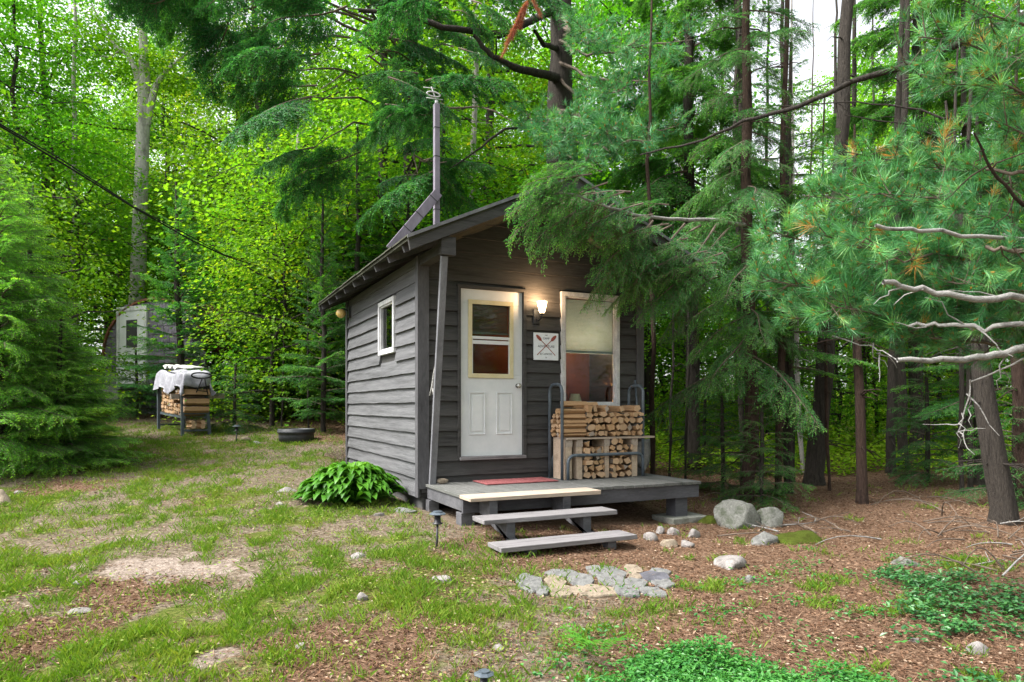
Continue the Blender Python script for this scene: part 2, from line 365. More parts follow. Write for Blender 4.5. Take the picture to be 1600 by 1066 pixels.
# ------------------------------------------------------------------ the ground
def axis_pts(lo, hi, s0, far):
    a = list(np.arange(lo, hi, s0)); s = s0
    while a[-1] < far: s *= 1.18; a.append(a[-1]+s)
    s = s0
    while a[0] > -far: s *= 1.18; a.insert(0, a[0]-s)
    return np.array(a)
XS = axis_pts(-10, 8, .075, 400); YS = axis_pts(-7, 7, .075, 400)
XX, YY = np.meshgrid(XS, YS, indexing='ij')
sandp = [(gnd(262, 888), .72, .36, .9), (gnd(225, 838), .55, .20, .45), (gnd(335, 1028), .11, .16, .8), (gnd(1140, 1010), .7, .35, .35), (gnd(640, 900), .5, .3, .3), (gnd(480, 705), .7, .3, .3)]
needp = [gnd(190, 925), gnd(60, 1000), gnd(90, 760), gnd(560, 1010)]
def masks(x, y):
    x = np.asarray(x, float); y = np.asarray(y, float)
    nz = fbm(x*.9+3, y*.9+9, 4); nz2 = fbm(x*3.1, y*3.1, 3)
    d = (x-CAM[0])*FW[0]+(y-CAM[1])*FW[1]
    right = sstep(-.9, .9, x+1.6*(nz-.5)-.25*np.maximum(-y-3.2, 0)*0)
    g = (1-right)*(.28+1.45*(fbm(x*4.3, y*4.3, 4)-.45)+1.0*(nz-.45)+.5*(nz2-.5))
    g = g+.45*sstep(.3, -.6, x)*sstep(.9, .2, np.abs(y+2.6-.2*x))*.5
    far = sstep(14, 19, d); g = g*(1-.8*far)
    g = g+right*(.5*sstep(.58, .75, nz2)*sstep(3, -1, y+2))
    sand = np.zeros_like(x)
    for c, rx, ry, k in sandp:
        dx = (x-c[0])*RT[0]+(y-c[1])*RT[1]; dy = (x-c[0])*FW[0]+(y-c[1])*FW[1]
        rr = np.sqrt((dx/rx)**2+(dy/ry)**2)+1.7*(fbm(x*4.5, y*4.5, 4)-.5)+.9*(fbm(x*14, y*14, 3)-.5)+.5*(nz-.5)
        sand = np.maximum(sand, k*sstep(1.3, .35, rr))
    g = g*(1-np.clip(sand*1.4, 0, 1))
    need = np.clip(right*.9+.6*far+sstep(.5, .7, nz)*.5, 0, 1)
    for c, r0 in ((needp[0], .55), (needp[1], .5), (needp[2], .7), (needp[3], .8)):
        rr = np.hypot(x-c[0], y-c[1])/r0+1.4*(fbm(x*4+7, y*4, 4)-.5); k = sstep(1.2, .4, rr); need = np.maximum(need, k); g = g*(1-.75*k)
    return np.clip(g, 0, 1), np.clip(sand, 0, 1), need
nx, ny = XX.shape
V = np.stack([XX, YY, G(XX, YY)], -1).reshape(-1, 3)
ii = np.arange(nx-1)[:, None]*ny; jj = np.arange(ny-1)[None]
F = np.stack([ii+jj, ii+ny+jj, ii+ny+jj+1, ii+jj+1], -1).reshape(-1, 4)
me = npmesh('ground', V, F, ['ground'], smooth=True)
a = me.attributes.new('mask', 'FLOAT_COLOR', 'POINT'); mk = masks(XX.ravel(), YY.ravel())
a.data.foreach_set('color', np.stack([mk[0], mk[1], mk[2], np.ones(nx*ny)], 1).astype(np.float32).ravel())
tag(link('ground', me), kind='structure')
# ------------------------------------------------------------------ cabin
W_, L_, HW = 3.11, 3.85, 2.66            # width, depth, wall height above the deck
EX, YF, YB, ZE, RX = -.42, -.90, 4.28, 2.64, W_/2     # eave x, front and back of roof, eave height, ridge x
ZR = 3.55; SL = (ZR-ZE)/(RX-EX)
cabin = thing('cabin', (0, 0, 0), 'small charcoal grey clapboard cabin with a gable roof and white door', 'cabin')
def zroof(x): return ZE+SL*((x if x <= RX else W_-x)-EX)
def clap(mb, axis, a0, a1, zt, off, sign, holes=(), z0=-.10, exp=.178, first=.082, amp=.0022):
    """lapped boards along an axis; off = wall plane; sign = outward; zt(a) top height; holes = (a0,a1,z0,z1)"""
    lv = [z0, first]
    while lv[-1] < 4.2: lv.append(lv[-1]+exp)
    for i in range(len(lv)-1):
        za, zb = lv[i], lv[i+1]+.012
        segs = [(a0, a1)]
        for h in holes:
            if h[2] < zb-.012-.02 and h[3] > za+.02:
                ns = []
                for s0, s1 in segs:
                    if h[0] > s0: ns.append((s0, min(s1, h[0])))
                    if h[1] < s1: ns.append((max(s0, h[1]), s1))
                segs = [q for q in ns if q[1]-q[0] > .01]
        for s0, s1 in segs:
            nn = max(2, int((s1-s0)/.16)); xs = np.linspace(s0, s1, nn+1)
            ph = random.random()*9
            proud = .042 if za < 2.2 else .022
            vs = []; fs = []
            bot = [za-(.004+amp*sin(x*5+ph)+amp*.8*sin(x*13+ph*2)) for x in xs]
            tp = [min(zb, zt(x)) for x in xs]
            keep = [t > b+.005 for t, b in zip(tp, bot)]
            for x, b, t in zip(xs, bot, tp):
                t = max(t, b+.002)
                for (o, z) in ((.0, b), (proud, b), (.006+proud*max(0, 1-(t-b)/.19)*.8, t), (0, t)):
                    p = off+sign*o
                    vs.append((x, p, z) if axis == 'x' else (p, x, z))
            for k in range(nn):
                if not (keep[k] or keep[k+1]): continue
                q = 4*k
                for j in range(4): fs.append((q+j, q+4+j, q+4+(j+1) % 4, q+(j+1) % 4))
            if keep[0]: fs.append((0, 1, 2, 3))
            if keep[-1]: fs.append((4*nn+3, 4*nn+2, 4*nn+1, 4*nn))
            if fs: mb.add(vs, fs)
    return mb
DX0, DX1, DZ0, DZ1 = .488, 1.316, .2845, 2.315
WX0, WX1, WZ0, WZ1 = 1.858, 2.75, .883, 2.37
SY0, SY1, SZ0, SZ1 = .963, 1.745, 1.60, 2.33
topf = lambda x: zroof(x)-.16
fh = [(DX0-.04, DX1+.045, DZ0-.03, DZ1+.04), (WX0, WX1, WZ0, WZ1)]
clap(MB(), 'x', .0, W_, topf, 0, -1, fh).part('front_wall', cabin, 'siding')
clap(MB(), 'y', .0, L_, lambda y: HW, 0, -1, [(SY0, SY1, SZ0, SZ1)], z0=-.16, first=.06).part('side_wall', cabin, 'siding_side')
# inner shell with real openings
sh = MB()
def wallpanel(mb, axis, off, th, a0, a1, zt, holes):
    xs = sorted({a0, a1, *[h[0] for h in holes], *[h[1] for h in holes], RX if axis == 'x' else a0})
    for s0, s1 in zip(xs[:-1], xs[1:]):
        if s1-s0 < .005: continue
        cut = sorted([(h[2], h[3]) for h in holes if h[0] <= s0+1e-4 and h[1] >= s1-1e-4])
        z = -.16
        for c0, c1 in cut+[(None, None)]:
            zl = (zt(s0), zt(s1)) if c0 is None else (c0, c0)
            poly = [(s0, z), (s1, z), (s1, zl[1]), (s0, zl[0])]
            mb.prism(poly, 'y' if axis == 'x' else 'x', off, off+th)
            if c1: z = c1
wallpanel(sh, 'x', .002, .08, .002, W_-.002, topf, [(DX0, DX1, DZ0, DZ1), (WX0+.04, WX1-.04, WZ0+.04, WZ1-.04)])
wallpanel(sh, 'y', .002, .08, .084, L_-.084, lambda y: HW, [(SY0+.04, SY1-.04, SZ0+.04, SZ1-.04)])
wallpanel(sh, 'y', W_-.082, .08, .084, L_-.084, lambda y: HW, [])
wallpanel(sh, 'x', L_-.082, .08, .002, W_-.002, topf, [])
sh.part('wall_shell', cabin, 'siding')
MB().box(W_, W_+.02, .0, L_, -.16, HW).part('far_side_wall', cabin, 'siding')
MB().box(.0, W_, L_, L_+.02, -.16, HW).part('back_wall', cabin, 'siding')
MB().box(.084, W_-.084, .084, L_-.084, -.12, .0).part('floor', cabin, 'redwood')
MB().box(.084, W_-.084, 1.15, 1.19, .0, 2.6).part('inner_partition', cabin, 'redwood')
# corner boards
cb = MB().box(-.035, .085, -.052, -.031, -.06, topf(.02)-.02).box(-.052, -.035, -.052, .05, -.16, HW-.02)
cb.part('corner_board', cabin, 'trim')
MB().box(W_-.08, W_+.035, -.050, -.031, -.06, topf(W_-.1)).part('corner_board', cabin, 'trim')
MB().box(-.050, -.030, L_-.07, L_+.03, -.16, HW-.02).part('corner_board', cabin, 'trim')
# skirt in the shade below the side wall
for xx, yy in ((.125, .1), (.125, 1.9), (.125, 3.7), (2.97, .1), (2.97, 3.7)):
    MB().box(xx-.07, xx+.07, yy-.07, yy+.07, float(G(xx, yy))-.1, -.17).part('foundation_post', cabin, 'raft')
MB().box(.02, .05, .0, L_, -.32, -.165).part('skirt_board', cabin, 'raft')
# roof: two slabs, rafters, drip edge
rf = MB()
TH = .035
for sgn in (0, 1):
    X = (lambda x: x) if not sgn else (lambda x: W_-x)
    p = [(X(EX), ZE), (X(RX), ZR), (X(RX), ZR-TH), (X(EX), ZE-TH)]
    rf.prism(p, 'y', YF, YB)
roof = rf.part('roof', cabin, 'roof')
# shingle courses
sg = MB()
for sgn in (0, 1):
    for k in range(14):
        t0 = k/14; t1 = (k+1.15)/14; t1 = min(t1, 1)
        xa = EX-.02+(RX-EX)*t0; xb = EX+(RX-EX)*t1
        za = zroof(xa)+.020; zb = zroof(xb)+.006
        X = (lambda x: x) if not sgn else (lambda x: W_-x)
        nseg = 18; ys = np.linspace(YF-.012, YB, nseg+1)
        for y0_, y1_ in zip(ys[:-1], ys[1:]):
            j = random.uniform(-.006, .006)
            sg.prism([(X(xa+j), za), (X(xb), zb), (X(xb), zb-.005), (X(xa+j), za-.016)], 'y', y0_, y1_-.004)
sg.part('shingles', roof, 'roof')
for y in np.linspace(YF+.30, YB-.15, 9):
    for sgn in (0, 1):
        X = (lambda x: x) if not sgn else (lambda x: W_-x)
        xa = EX+.015; xb = .35
        MB().prism([(X(xa), zroof(xa)-TH-.002), (X(xb), zroof(xb)-TH-.002), (X(xb), zroof(xb)-TH-.10), (X(xa+.03), zroof(xa)-TH-.075)], 'y', y-.02, y+.02).part('rafter_tail', roof, 'trim')
for y, nm in ((YF+.005, 'front'), (YB-.04, 'back')):
    bb = MB()
    for sgn in (0, 1):
        X = (lambda x: x) if not sgn else (lambda x: W_-x)
        bb.prism([(X(EX), ZE-TH-.002), (X(RX), ZR-TH-.002), (X(RX), ZR-TH-.115), (X(EX+.02), ZE-TH-.10)], 'y', y, y+.035)
    bb.part('barge_board', roof, 'siding')
de = MB()
for sgn in (0, 1):
    X = (lambda x: x) if not sgn else (lambda x: W_-x)
    de.prism([(X(EX-.02), ZE+.012), (X(RX), ZR+.018), (X(RX), ZR-.018), (X(EX-.02), ZE-.024)], 'y', YF-.028, YF-.014)
de.part('drip_edge', roof, 'roofedge')
# look-out beams carrying the front overhang
MB().box(-.03, .09, YF+.121, -.05, HW-.13, HW-.02).part('overhang_beam', cabin, 'siding')
MB().box(W_-.09, W_+.03, YF+.05, -.05, HW-.13, HW-.02).part('overhang_beam', cabin, 'siding')
MB().box(-.05, .11, YF+.04, YF+.12, HW-.16, HW+.03).part('beam_block', cabin, 'siding')
# door
door = MB().box(DX0, DX1, -.012, .035, DZ0+.012, DZ1)
for x0, x1 in ((.60, .815), (.962, 1.178)):      # raised panels
    for (a, b, c, d_) in ((x0, x1, .556, .568), (x0, x1, 1.062, 1.074), (x0, x0+.012, .568, 1.062), (x1-.012, x1, .568, 1.062)):
        door.box(a, b, -.020, -.0121, c, d_)
    door.prism([(x0+.035, .59), (x1-.035, .59), (x1-.035, 1.04), (x0+.035, 1.04)], 'y', -.0165, -.0121)
door.v = [p for p in door.v]
# cut: build slab round the light opening
door = MB()
ox0, ox1, oz0, oz1 = .625, 1.148, 1.285, 2.145
door.box(DX0, DX1, -.012, .035, DZ0+.012, oz0).box(DX0, DX1, -.012, .035, oz1, DZ1).box(DX0, ox0, -.012, .035, oz0, oz1).box(ox1, DX1, -.012, .035, oz0, oz1)
for x0, x1 in ((.60, .815), (.962, 1.178)):
    for (a, b, c, d_) in ((x0, x1, .556, .570), (x0, x1, 1.060, 1.074), (x0, x0+.014, .570, 1.060), (x1-.014, x1, .570, 1.060)):
        door.box(a, b, -.024, -.0121, c, d_)
    door.box(x0+.04, x1-.04, -.020, -.0122, .60, 1.03)
dr = door.part('door', cabin, 'white', bevel=.003)
fm = MB()
a0, a1, b0, b1 = .586, 1.188, 1.244, 2.186
fm.box(a0, a1, -.034, -.0125, b0, oz0+.012).box(a0, a1, -.034, -.0125, oz1-.012, b1).box(a0, ox0+.012, -.034, -.0125, oz0+.012, oz1-.012).box(ox1-.012, a1, -.034, -.0125, oz0+.012, oz1-.012)
fm.part('window_frame', dr, 'cream', bevel=.004)
MB().box(ox0+.012, ox1-.012, -.030, -.0126, 1.715, 1.748).box(ox0+.012, ox0+.024, -.022, -.0126, oz0+.012, 1.715).box(ox1-.024, ox1-.012, -.022, -.0126, oz0+.012, 1.715).box(ox0+.024, ox1-.024, -.022, -.0126, 1.655, 1.700).part('sash', dr, 'white')
MB().box(ox0, ox1, .0, .004, oz0, oz1).part('pane', dr, 'pane')
bl = MB()
for k in range(20): 
    z = 2.125-k*.0165
    bl.add([(ox0+.02, .010, z), (ox1-.02, .010, z), (ox1-.02, .024, z-.011), (ox0+.02, .024, z-.011)], [(0, 1, 2, 3)])
bl.box(ox0+.015, ox1-.015, .009, .028, 1.778, 1.80).box(ox0+.015, ox1-.015, .008, .028, 2.128, 2.142)
bl.part('blind', dr, 'blinddark')
kn = MB()
for r, y0_, y1_ in ((.030, -.018, -.012), (.012, -.045, -.018)):
    kn.tube([(1.252, y0_, 1.155), (1.252, y1_, 1.155)], r, 14)
kn.tube([(1.252, -.075, 1.155), (1.252, -.070, 1.155), (1.252, -.058, 1.155), (1.252, -.045, 1.155)], [.018, .027, .029, .02], 14)
kn.part('door_knob', dr, 'steel')
MB().box(DX0-.02, DX1+.03, -.075, -.0, DZ0-.028, DZ0+.010).part('sill', dr, 'tread', bevel=.004)
cs = MB().box(DX0-.04, DX0-.003, -.050, -.0, DZ0-.028, DZ1+.003).box(DX1+.003, DX1+.045, -.050, -.0, DZ0-.028, DZ1+.003).box(DX0-.05, DX1+.055, -.056, -.0, DZ1+.003, DZ1+.04)
cs.part('door_casing', cabin, 'siding', bevel=.003)
# front window
def window(x0, x1, z0, z1, axis, mat, fw=.07):
    P = (lambda mb, a, b, c, d_, e, f_: mb.box(a, b, c, d_, e, f_)) if axis == 'x' else (lambda mb, a, b, c, d_, e, f_: mb.box(c, d_, a, b, e, f_))
    m1 = MB()
    for (a, b, c, d_, e, f_) in ((x0, x1, -.055, .01, z0, z0+fw), (x0, x1, -.055, .01, z1-fw, z1), (x0, x0+fw, -.055, .01, z0+fw, z1-fw), (x1-fw, x1, -.055, .01, z0+fw, z1-fw)):
        P(m1, a, b, c, d_, e, f_)
    wn = m1.part('window', cabin, mat, bevel=.004)
    m2 = MB(); g = fw; h = .018
    for (a, b, c, d_, e, f_) in ((x0+g, x1-g, -.035, .01, z0+g, z0+g+h), (x0+g, x1-g, -.035, .01, z1-g-h, z1-g), (x0+g, x0+g+h, -.035, .01, z0+g+h, z1-g-h), (x1-g-h, x1-g, -.035, .01, z0+g+h, z1-g-h)):
        P(m2, a, b, c, d_, e, f_)
    m2.part('stop_bead', wn, mat)
    m3 = MB(); P(m3, x0+g+.001, x1-g-.001, .0, .004, z0+g+.001, z1-g-.001); m3.part('pane', wn, 'pane')
    return wn
wn = window(WX0, WX1, WZ0, WZ1, 'x', 'winwhite', .058)
bl = MB()
z = 2.29; k = 0
while z > 1.62:
    a_ = .0008*sin(k*1.7); k += 1
    bl.add([(WX0+.07, .014+a_, z), (WX1-.07, .014+a_*.5, z+.002), (WX1-.07, .032, z-.017), (WX0+.07, .032, z-.018)], [(0, 1, 2, 3)]); z -= .0195
bl.box(WX0+.068, WX1-.068, .010, .036, 1.592, 1.616)
bl.part('blind', wn, 'blind')
window(SY0, SY1, SZ0, SZ1, 'y', 'winwhite', .06)
# table lamp behind the window
tl = thing('table_lamp', (2.34, .42, .78), 'cream shaded table lamp inside the front window', 'lamp')
MB().lathe((2.34, .42, .90), [(.105, 0), (.062, .17), (.060, .17), (.102, .004)], 20).part('lamp_shade', tl, 'shade')
MB().lathe((2.34, .42, .78), [(0, 0), (.06, 0), (.06, .015), (.02, .03), (.03, .08), (.012, .12), (.01, .16), (0, .16)], 14).part('lamp_base', tl, 'cream')
tb = thing('side_table', (2.34, .42, 0), 'dark side table inside under the front window', 'table')
MB().box(2.0, 2.7, .2, .62, .75, .779).part('table_top', tb, 'redwood')
for x in (2.04, 2.66):
    for y in (.24, .58): MB().box(x-.02, x+.02, y-.02, y+.02, .001, .749).part('leg', tb, 'redwood')
pl = bpy.data.lights.new('table_bulb', 'POINT'); pl.energy = 68; pl.color = (1, .72, .45); pl.shadow_soft_size = .04
po = bpy.data.objects.new('table_bulb', pl); COL.objects.link(po); po.parent = tl; po.location = (0, 0, .22)
# porch deck
deck = thing('porch_deck', (1.6, -.6, -.45), 'low grey plank porch deck in front of the cabin', 'deck')
bd = MB()
y = -.054
dxl, dxr = .04, 3.13
nb = 22; bw = (dxr-dxl)/nb
for k in range(nb):
    x_ = dxl+k*bw; bd.box(x_, x_+bw-.007, -1.215+random.uniform(-.008, .01), -.054, -.035, 0+random.uniform(-.003, .002))
bd.part('deck_boards', deck, 'deck', bevel=.003)
MB().box(.06, .098, -1.15, -.054, -.17, -.037).part('side_fascia', deck, 'deckpaint', bevel=.003)
MB().box(.06, 3.11, -1.19, -1.151, -.19, -.037).part('front_fascia', deck, 'fascia', bevel=.003)
MB().box(3.07, 3.108, -1.15, -.054, -.19, -.037).part('side_fascia', deck, 'fascia')
jj_ = MB()
for x in np.linspace(.5, 2.7, 6): jj_.box(x-.02, x+.02, -1.15, -.06, -.18, -.037)
jj_.part('joists', deck, 'raft')
for x, y in ((.13, -1.08), (.10, -.12), (2.88, -1.06), (3.0, -.15), (1.5, -.15)):
    s_ = .075 if (x, y) == (.13, -1.08) else .06
    if (x, y) == (2.88, -1.06): s_ = .09
    zb = float(G(x, y))
    MB().box(x-s_, x+s_, y-s_, y+s_, zb-.05 if x < 2 else zb+.06, -.191 if y < -.9 else -.181).part('post', deck, 'deckpaint' if x < 1 else 'fascia', bevel=.004)
g0 = float(G(2.9, -1.1))
MB().box(2.66, 3.2, -1.28, -.86, g0-.03, g0+.06, jit=.008).solo('footing_slab', (2.9, -1.07, g0), 'flat mossy concrete slab under the right porch post', 'slab', 'concrete', bevel=.006)
# steps
st = thing('porch_steps', (.8, -1.8, -.5), 'three wide open plank steps up to the porch', 'steps')
MB().box(.02, 1.52, -1.49, -1.195, -.036, .004, jit=.003).part('tread', st, 'treadtop', bevel=.005)['label'] = 'paler bare pine top tread'
MB().box(-.01, 1.45, -1.90, -1.61, -.188, -.146, jit=.003).part('tread', st, 'tread', bevel=.005)
MB().box(-.05, 1.36, -2.36, -2.06, -.353, -.31, jit=.004).part('tread', st, 'tread', bevel=.005)
for x in (.28, 1.12):
    poly = [(-1.20, -.19), (-1.20, -.037), (-1.46, -.037), (-1.46, -.189), (-1.86, -.189), (-1.86, -.354), (-2.30, -.354), (-2.30, -.60), (-2.20, -.60), (-1.98, -.36), (-1.60, -.30)]
    MB().prism(poly, 'x', x-.045, x+.045).part('stringer', st, 'deckpaint', bevel=.004)
# leaning pole
MB().bar((.10, -.12, .001), (.0, YF+.10, HW-.165), .075, .045, up=(0, -1, .3)).solo('leaning_pole', (.10, -.12, 0), 'long grey metal pole leaning from the porch corner up to the overhang', 'pole', 'pole', bevel=.004)
tw = MB()
tw.tube([(.06, -.16, 1.02), (.075, -.20, 1.12), (.08, -.24, 1.27), (.085, -.27, 1.36)], [.012, .016, .012, .008], 6)
tw.tube([(.075, -.2, 1.12), (.09, -.235, 1.0), (.11, -.22, .88)], [.010, .012, .006], 6)
tw.solo('antler_branch', (.06, -.2, .9), 'bleached forked stick hooked on the leaning pole', 'stick', 'limbpale')
# doormat, stone
mt = MB(); mt.box(.62, 1.55, -.52, -.085, .003, .016)
mt.solo('doormat', (1.08, -.3, .003), 'faded red doormat in front of the white door', 'doormat', 'mat', bevel=.004)
def rock(name, c, sx, sy, sz, seed, label, cat, mat, group=None, sub=3, flat=.0, rot=0):
    import bmesh
    rg = np.random.default_rng(seed); bm = bmesh.new(); bmesh.ops.create_icosphere(bm, subdivisions=sub, radius=1)
    off = rg.random(3)*50; dirs = nrm(rg.normal(size=(15, 3))); lim = .55+.35*rg.random(15)
    for v_ in bm.verts:
        p = np.array(v_.co)
        for dd, l in zip(dirs, lim):
            k = p@dd
            if k > l: p = p-dd*(k-l)*.96
        p = p*(1+.20*(fbm(p[0]*2+off[0], p[1]*2+p[2]*1.7+off[1], 3)-.5)+.10*(fbm(p[0]*7+off[0], p[1]*7+p[2]*6+off[1], 3)-.5))*1.12
        q = np.array([p[0]*sx, p[1]*sy, p[2]*sz])
        if flat and q[2] > sz*flat: q[2] = sz*flat+(q[2]-sz*flat)*.12
        v_.co = (q[0]*cos(rot)-q[1]*sin(rot), q[0]*sin(rot)+q[1]*cos(rot), q[2])
    me_ = bpy.data.meshes.new(name); bm.to_mesh(me_); bm.free(); me_.materials.append(M[mat])
    for pl_ in me_.polygons: pl_.use_smooth = True
    return tag(link(name, me_, None, c), label, cat, group)
rock('stone', (.21, -.14, .028), .075, .05, .03, 5, 'small tan stone on the porch deck beside the leaning pole', 'stone', 'flagtan')
# wall lamp (lit)
wl = thing('wall_lamp', (1.50, -.03, 2.02), 'lit black wall lantern beside the white door', 'wall lamp')
MB().box(1.455, 1.545, -.052, -.031, 1.93, 2.12).part('back_plate', wl, 'black', bevel=.008)
MB().tube([(1.50, -.05, 2.0), (1.50, -.10, 1.97), (1.51, -.16, 1.99), (1.515, -.165, 2.04)], .009, 8).part('arm', wl, 'black')
MB().lathe((1.515, -.165, 2.035), [(0, 0), (.022, 0), (.034, .018), (.022, .022), (0, .022)], 14).part('cup', wl, 'black')
def glass_shade():
    return MB().lathe((1.515, -.165, 2.058), [(.026, 0), (.040, .03), (.050, .08), (.060, .125), (.062, .14)], 16)
glass_shade().part('glass_shade', wl, 'lit')
wp = bpy.data.lights.new('wall_bulb', 'POINT'); wp.energy = 9.0; wp.color = (1, .62, .32); wp.shadow_soft_size = .03
wq = bpy.data.objects.new('wall_bulb', wp); COL.objects.link(wq); wq.parent = wl; wq.location = (.015, -.135, .20)
# side lamp with amber glass
sl = thing('wall_lamp', (-.03, 3.72, 2.42), 'unlit amber glass lamp high on the far corner of the side wall', 'wall lamp')
MB().box(-.052, -.03, 3.62, 3.70, 2.36, 2.54).part('back_plate', sl, 'black', bevel=.006)
MB().lathe((-.17, 3.66, 2.34), [(0, 0), (.05, .02), (.085, .07), (.07, .13), (.02, .15), (0, .15)], 12).part('glass_shade', sl, 'yellowglass')
MB().tube([(-.05, 3.66, 2.47), (-.12, 3.66, 2.50), (-.17, 3.66, 2.49)], .010, 7).part('arm', sl, 'black')
# sign
sn = thing('sign', (1.637, -.035, 1.655), 'pale square sign with crossed paddles between door and window', 'sign')
MB().box(1.460, 1.815, -.048, -.035, 1.483, 1.826).part('board', sn, 'signface', bevel=.004)
pd = MB()
for s_ in (-1, 1):
    a = np.array((1.637+s_*.115, -.0505, 1.655+.115)); b = np.array((1.637-s_*.13, -.0505, 1.655-.11))
    pd.bar(a, b, .004, .008, up=(0, -1, 0)) if False else pd.bar(a, b, .008, .003, up=(0, -1, 0))
    d_ = nrm(a-b); nn_ = np.array((d_[2], 0, -d_[0]))
    c0 = a-d_*.012; prof = [(-.0, .008), (.02, .020), (.06, .022), (.09, .012), (.10, .003)]
    L1 = [c0-d_*.05+d_*t+nn_*w__ for t, w__ in prof]; L2 = [c0-d_*.05+d_*t-nn_*w__ for t, w__ in prof[::-1]]
    P_ = L1+L2; yo = np.array((0, -.0015*s_-.001, 0))
    pd.add([p+yo for p in P_], [tuple(range(len(P_)))])
pd.part('paddles', sn, 'inkred')
def text(body, size, x, z, parent, mat='ink', y=-.0492):
    cu = bpy.data.curves.new('txt', 'FONT'); cu.body = body; cu.size = size; cu.align_x = 'CENTER'; cu.align_y = 'CENTER'; cu.extrude = .0006
    o = bpy.data.objects.new('txt', cu); COL.objects.link(o)
    dg = bpy.context.evaluated_depsgraph_get(); dg.update()
    me_ = bpy.data.meshes.new_from_object(o.evaluated_get(dg)); bpy.data.objects.remove(o)
    co = np.zeros(len(me_.vertices)*3); me_.vertices.foreach_get('co', co); co = co.reshape(-1, 3)
    rl = np.array(root_of(parent).location)
    nw = np.stack([co[:, 0]+x, y-co[:, 2], co[:, 1]+z], 1)-rl
    me_.vertices.foreach_set('co', nw.ravel()); me_.materials.clear(); me_.materials.append(M[mat])
    return link('lettering', me_, parent)
text('THE', .022, 1.637, 1.795, sn); text('CAMP', .036, 1.637, 1.755, sn)
text('ADVENTURE', .042, 1.637, 1.655, sn); text('& CANOES', .036, 1.637, 1.56, sn); text('N', .026, 1.637, 1.515, sn)
# antenna mast on the roof
zr = zroof(.3)
am = thing('antenna_mast', (.3, .3, zr), 'tall mauve square mast on the roof with a diagonal brace', 'antenna')
MB().box(.266, .334, .266, .334, zr+.0, 4.60).part('mast', am, 'mast', bevel=.006)
MB().bar((.30, .235, 3.50), (-.30, .235, zroof(-.30)+.05), .035, .115, up=(.7, 0, .7)).part('brace', am, 'mast', bevel=.004)
bn = MB()
for z in (4.30, 3.95, 3.30, 3.50): bn.box(.2635, .3365, .2635, .3365, z, z+.010)
dv = nrm(np.array((-.60, 0, zroof(-.30)+.05-3.50)))
for t in (.10, .38, .62):
    c = np.array((.30, .235, 3.50))+dv*t; bn.bar(c, c+dv*.010, .040, .121, up=(.7, 0, .7))
bn.part('straps', am, 'black')
an = MB()
an.tube([(.30, .30, 4.60), (.30, .30, 4.64)], .02, 8)
an.tube([(.17, .30, 4.655), (.37, .27, 4.655)], .005, 6)
lp = [(.255+.085*cos(t), .28, 4.705+.028*sin(t)) for t in np.linspace(0, 2*pi, 25)]
an.tube(lp, .008, 6, caps=False)
an.tube([(.13, .30, 4.775), (.28, .27, 4.775)], .004, 6)
an.tube([(.30, .30, 4.64), (.225, .28, 4.79)], .007, 6)
an.part('antenna', am, 'winwhite')
# ------------------------------------------------------------------ firewood rack on the porch
rk = thing('firewood_rack', (2.25, -.27, 0), 'blue grey tubular steel firewood rack on the porch', 'rack')
def hoop(x):
    y0_, y1_, h, r = -.42, -.11, 1.17, .10
    pts = [(x, y0_, .002), (x, y0_, h-r)]
    pts += [(x, y0_+r-r*cos(t), h-r+r*sin(t)) for t in np.linspace(.2, pi/2, 5)]
    pts += [(x, y1_-r+r*sin(t), h-r+r*cos(t)) for t in np.linspace(0, pi/2, 5)]
    pts += [(x, y1_, .002)]
    return MB().tube(pts, .020, 10)
HX0, HX1 = 1.655, 2.855
hoop(HX0).part('hoop', rk, 'tube'); hoop(HX1).part('hoop', rk, 'tube')
def rail(y, z1, r=.09):
    a, b = HX0+.06, HX1-.03
    pts = [(a, y, .002), (a, y, z1-r)]+[(a+r-r*cos(t), y, z1-r+r*sin(t)) for t in np.linspace(.3, pi/2, 4)]
    pts += [(b-r+r*sin(t), y, z1-r+r*cos(t)) for t in np.linspace(0, pi/2, 4)]+[(b, y, .03)]
    return MB().tube(pts, .020, 10)
rail(-.46, .30).part('rail', rk, 'tube'); rail(-.075, .30).part('rail', rk, 'tube')
# crate posts and shelf
cr = thing('timber_frame', (2.25, -.26, 0), 'pale timber uprights and shelf holding the firewood', 'frame')
PX = (1.745, 1.90, 2.30, 2.72)
for k, x in enumerate(PX):
    wd = (.045, .040, .034, .045)[k]
    MB().box(x-wd, x+wd, -.425, -.12, .003, .49, jit=.004).part('upright', cr, 'pallet', bevel=.003)
    MB().box(x-wd-.004, x+wd+.004, -.43, -.415, .40, .489, jit=.002).part('block', cr, 'woodgrey')
MB().box(1.70, 3.02, -.45, -.12, .492, .516).part('shelf', cr, 'treadtop', bevel=.002)
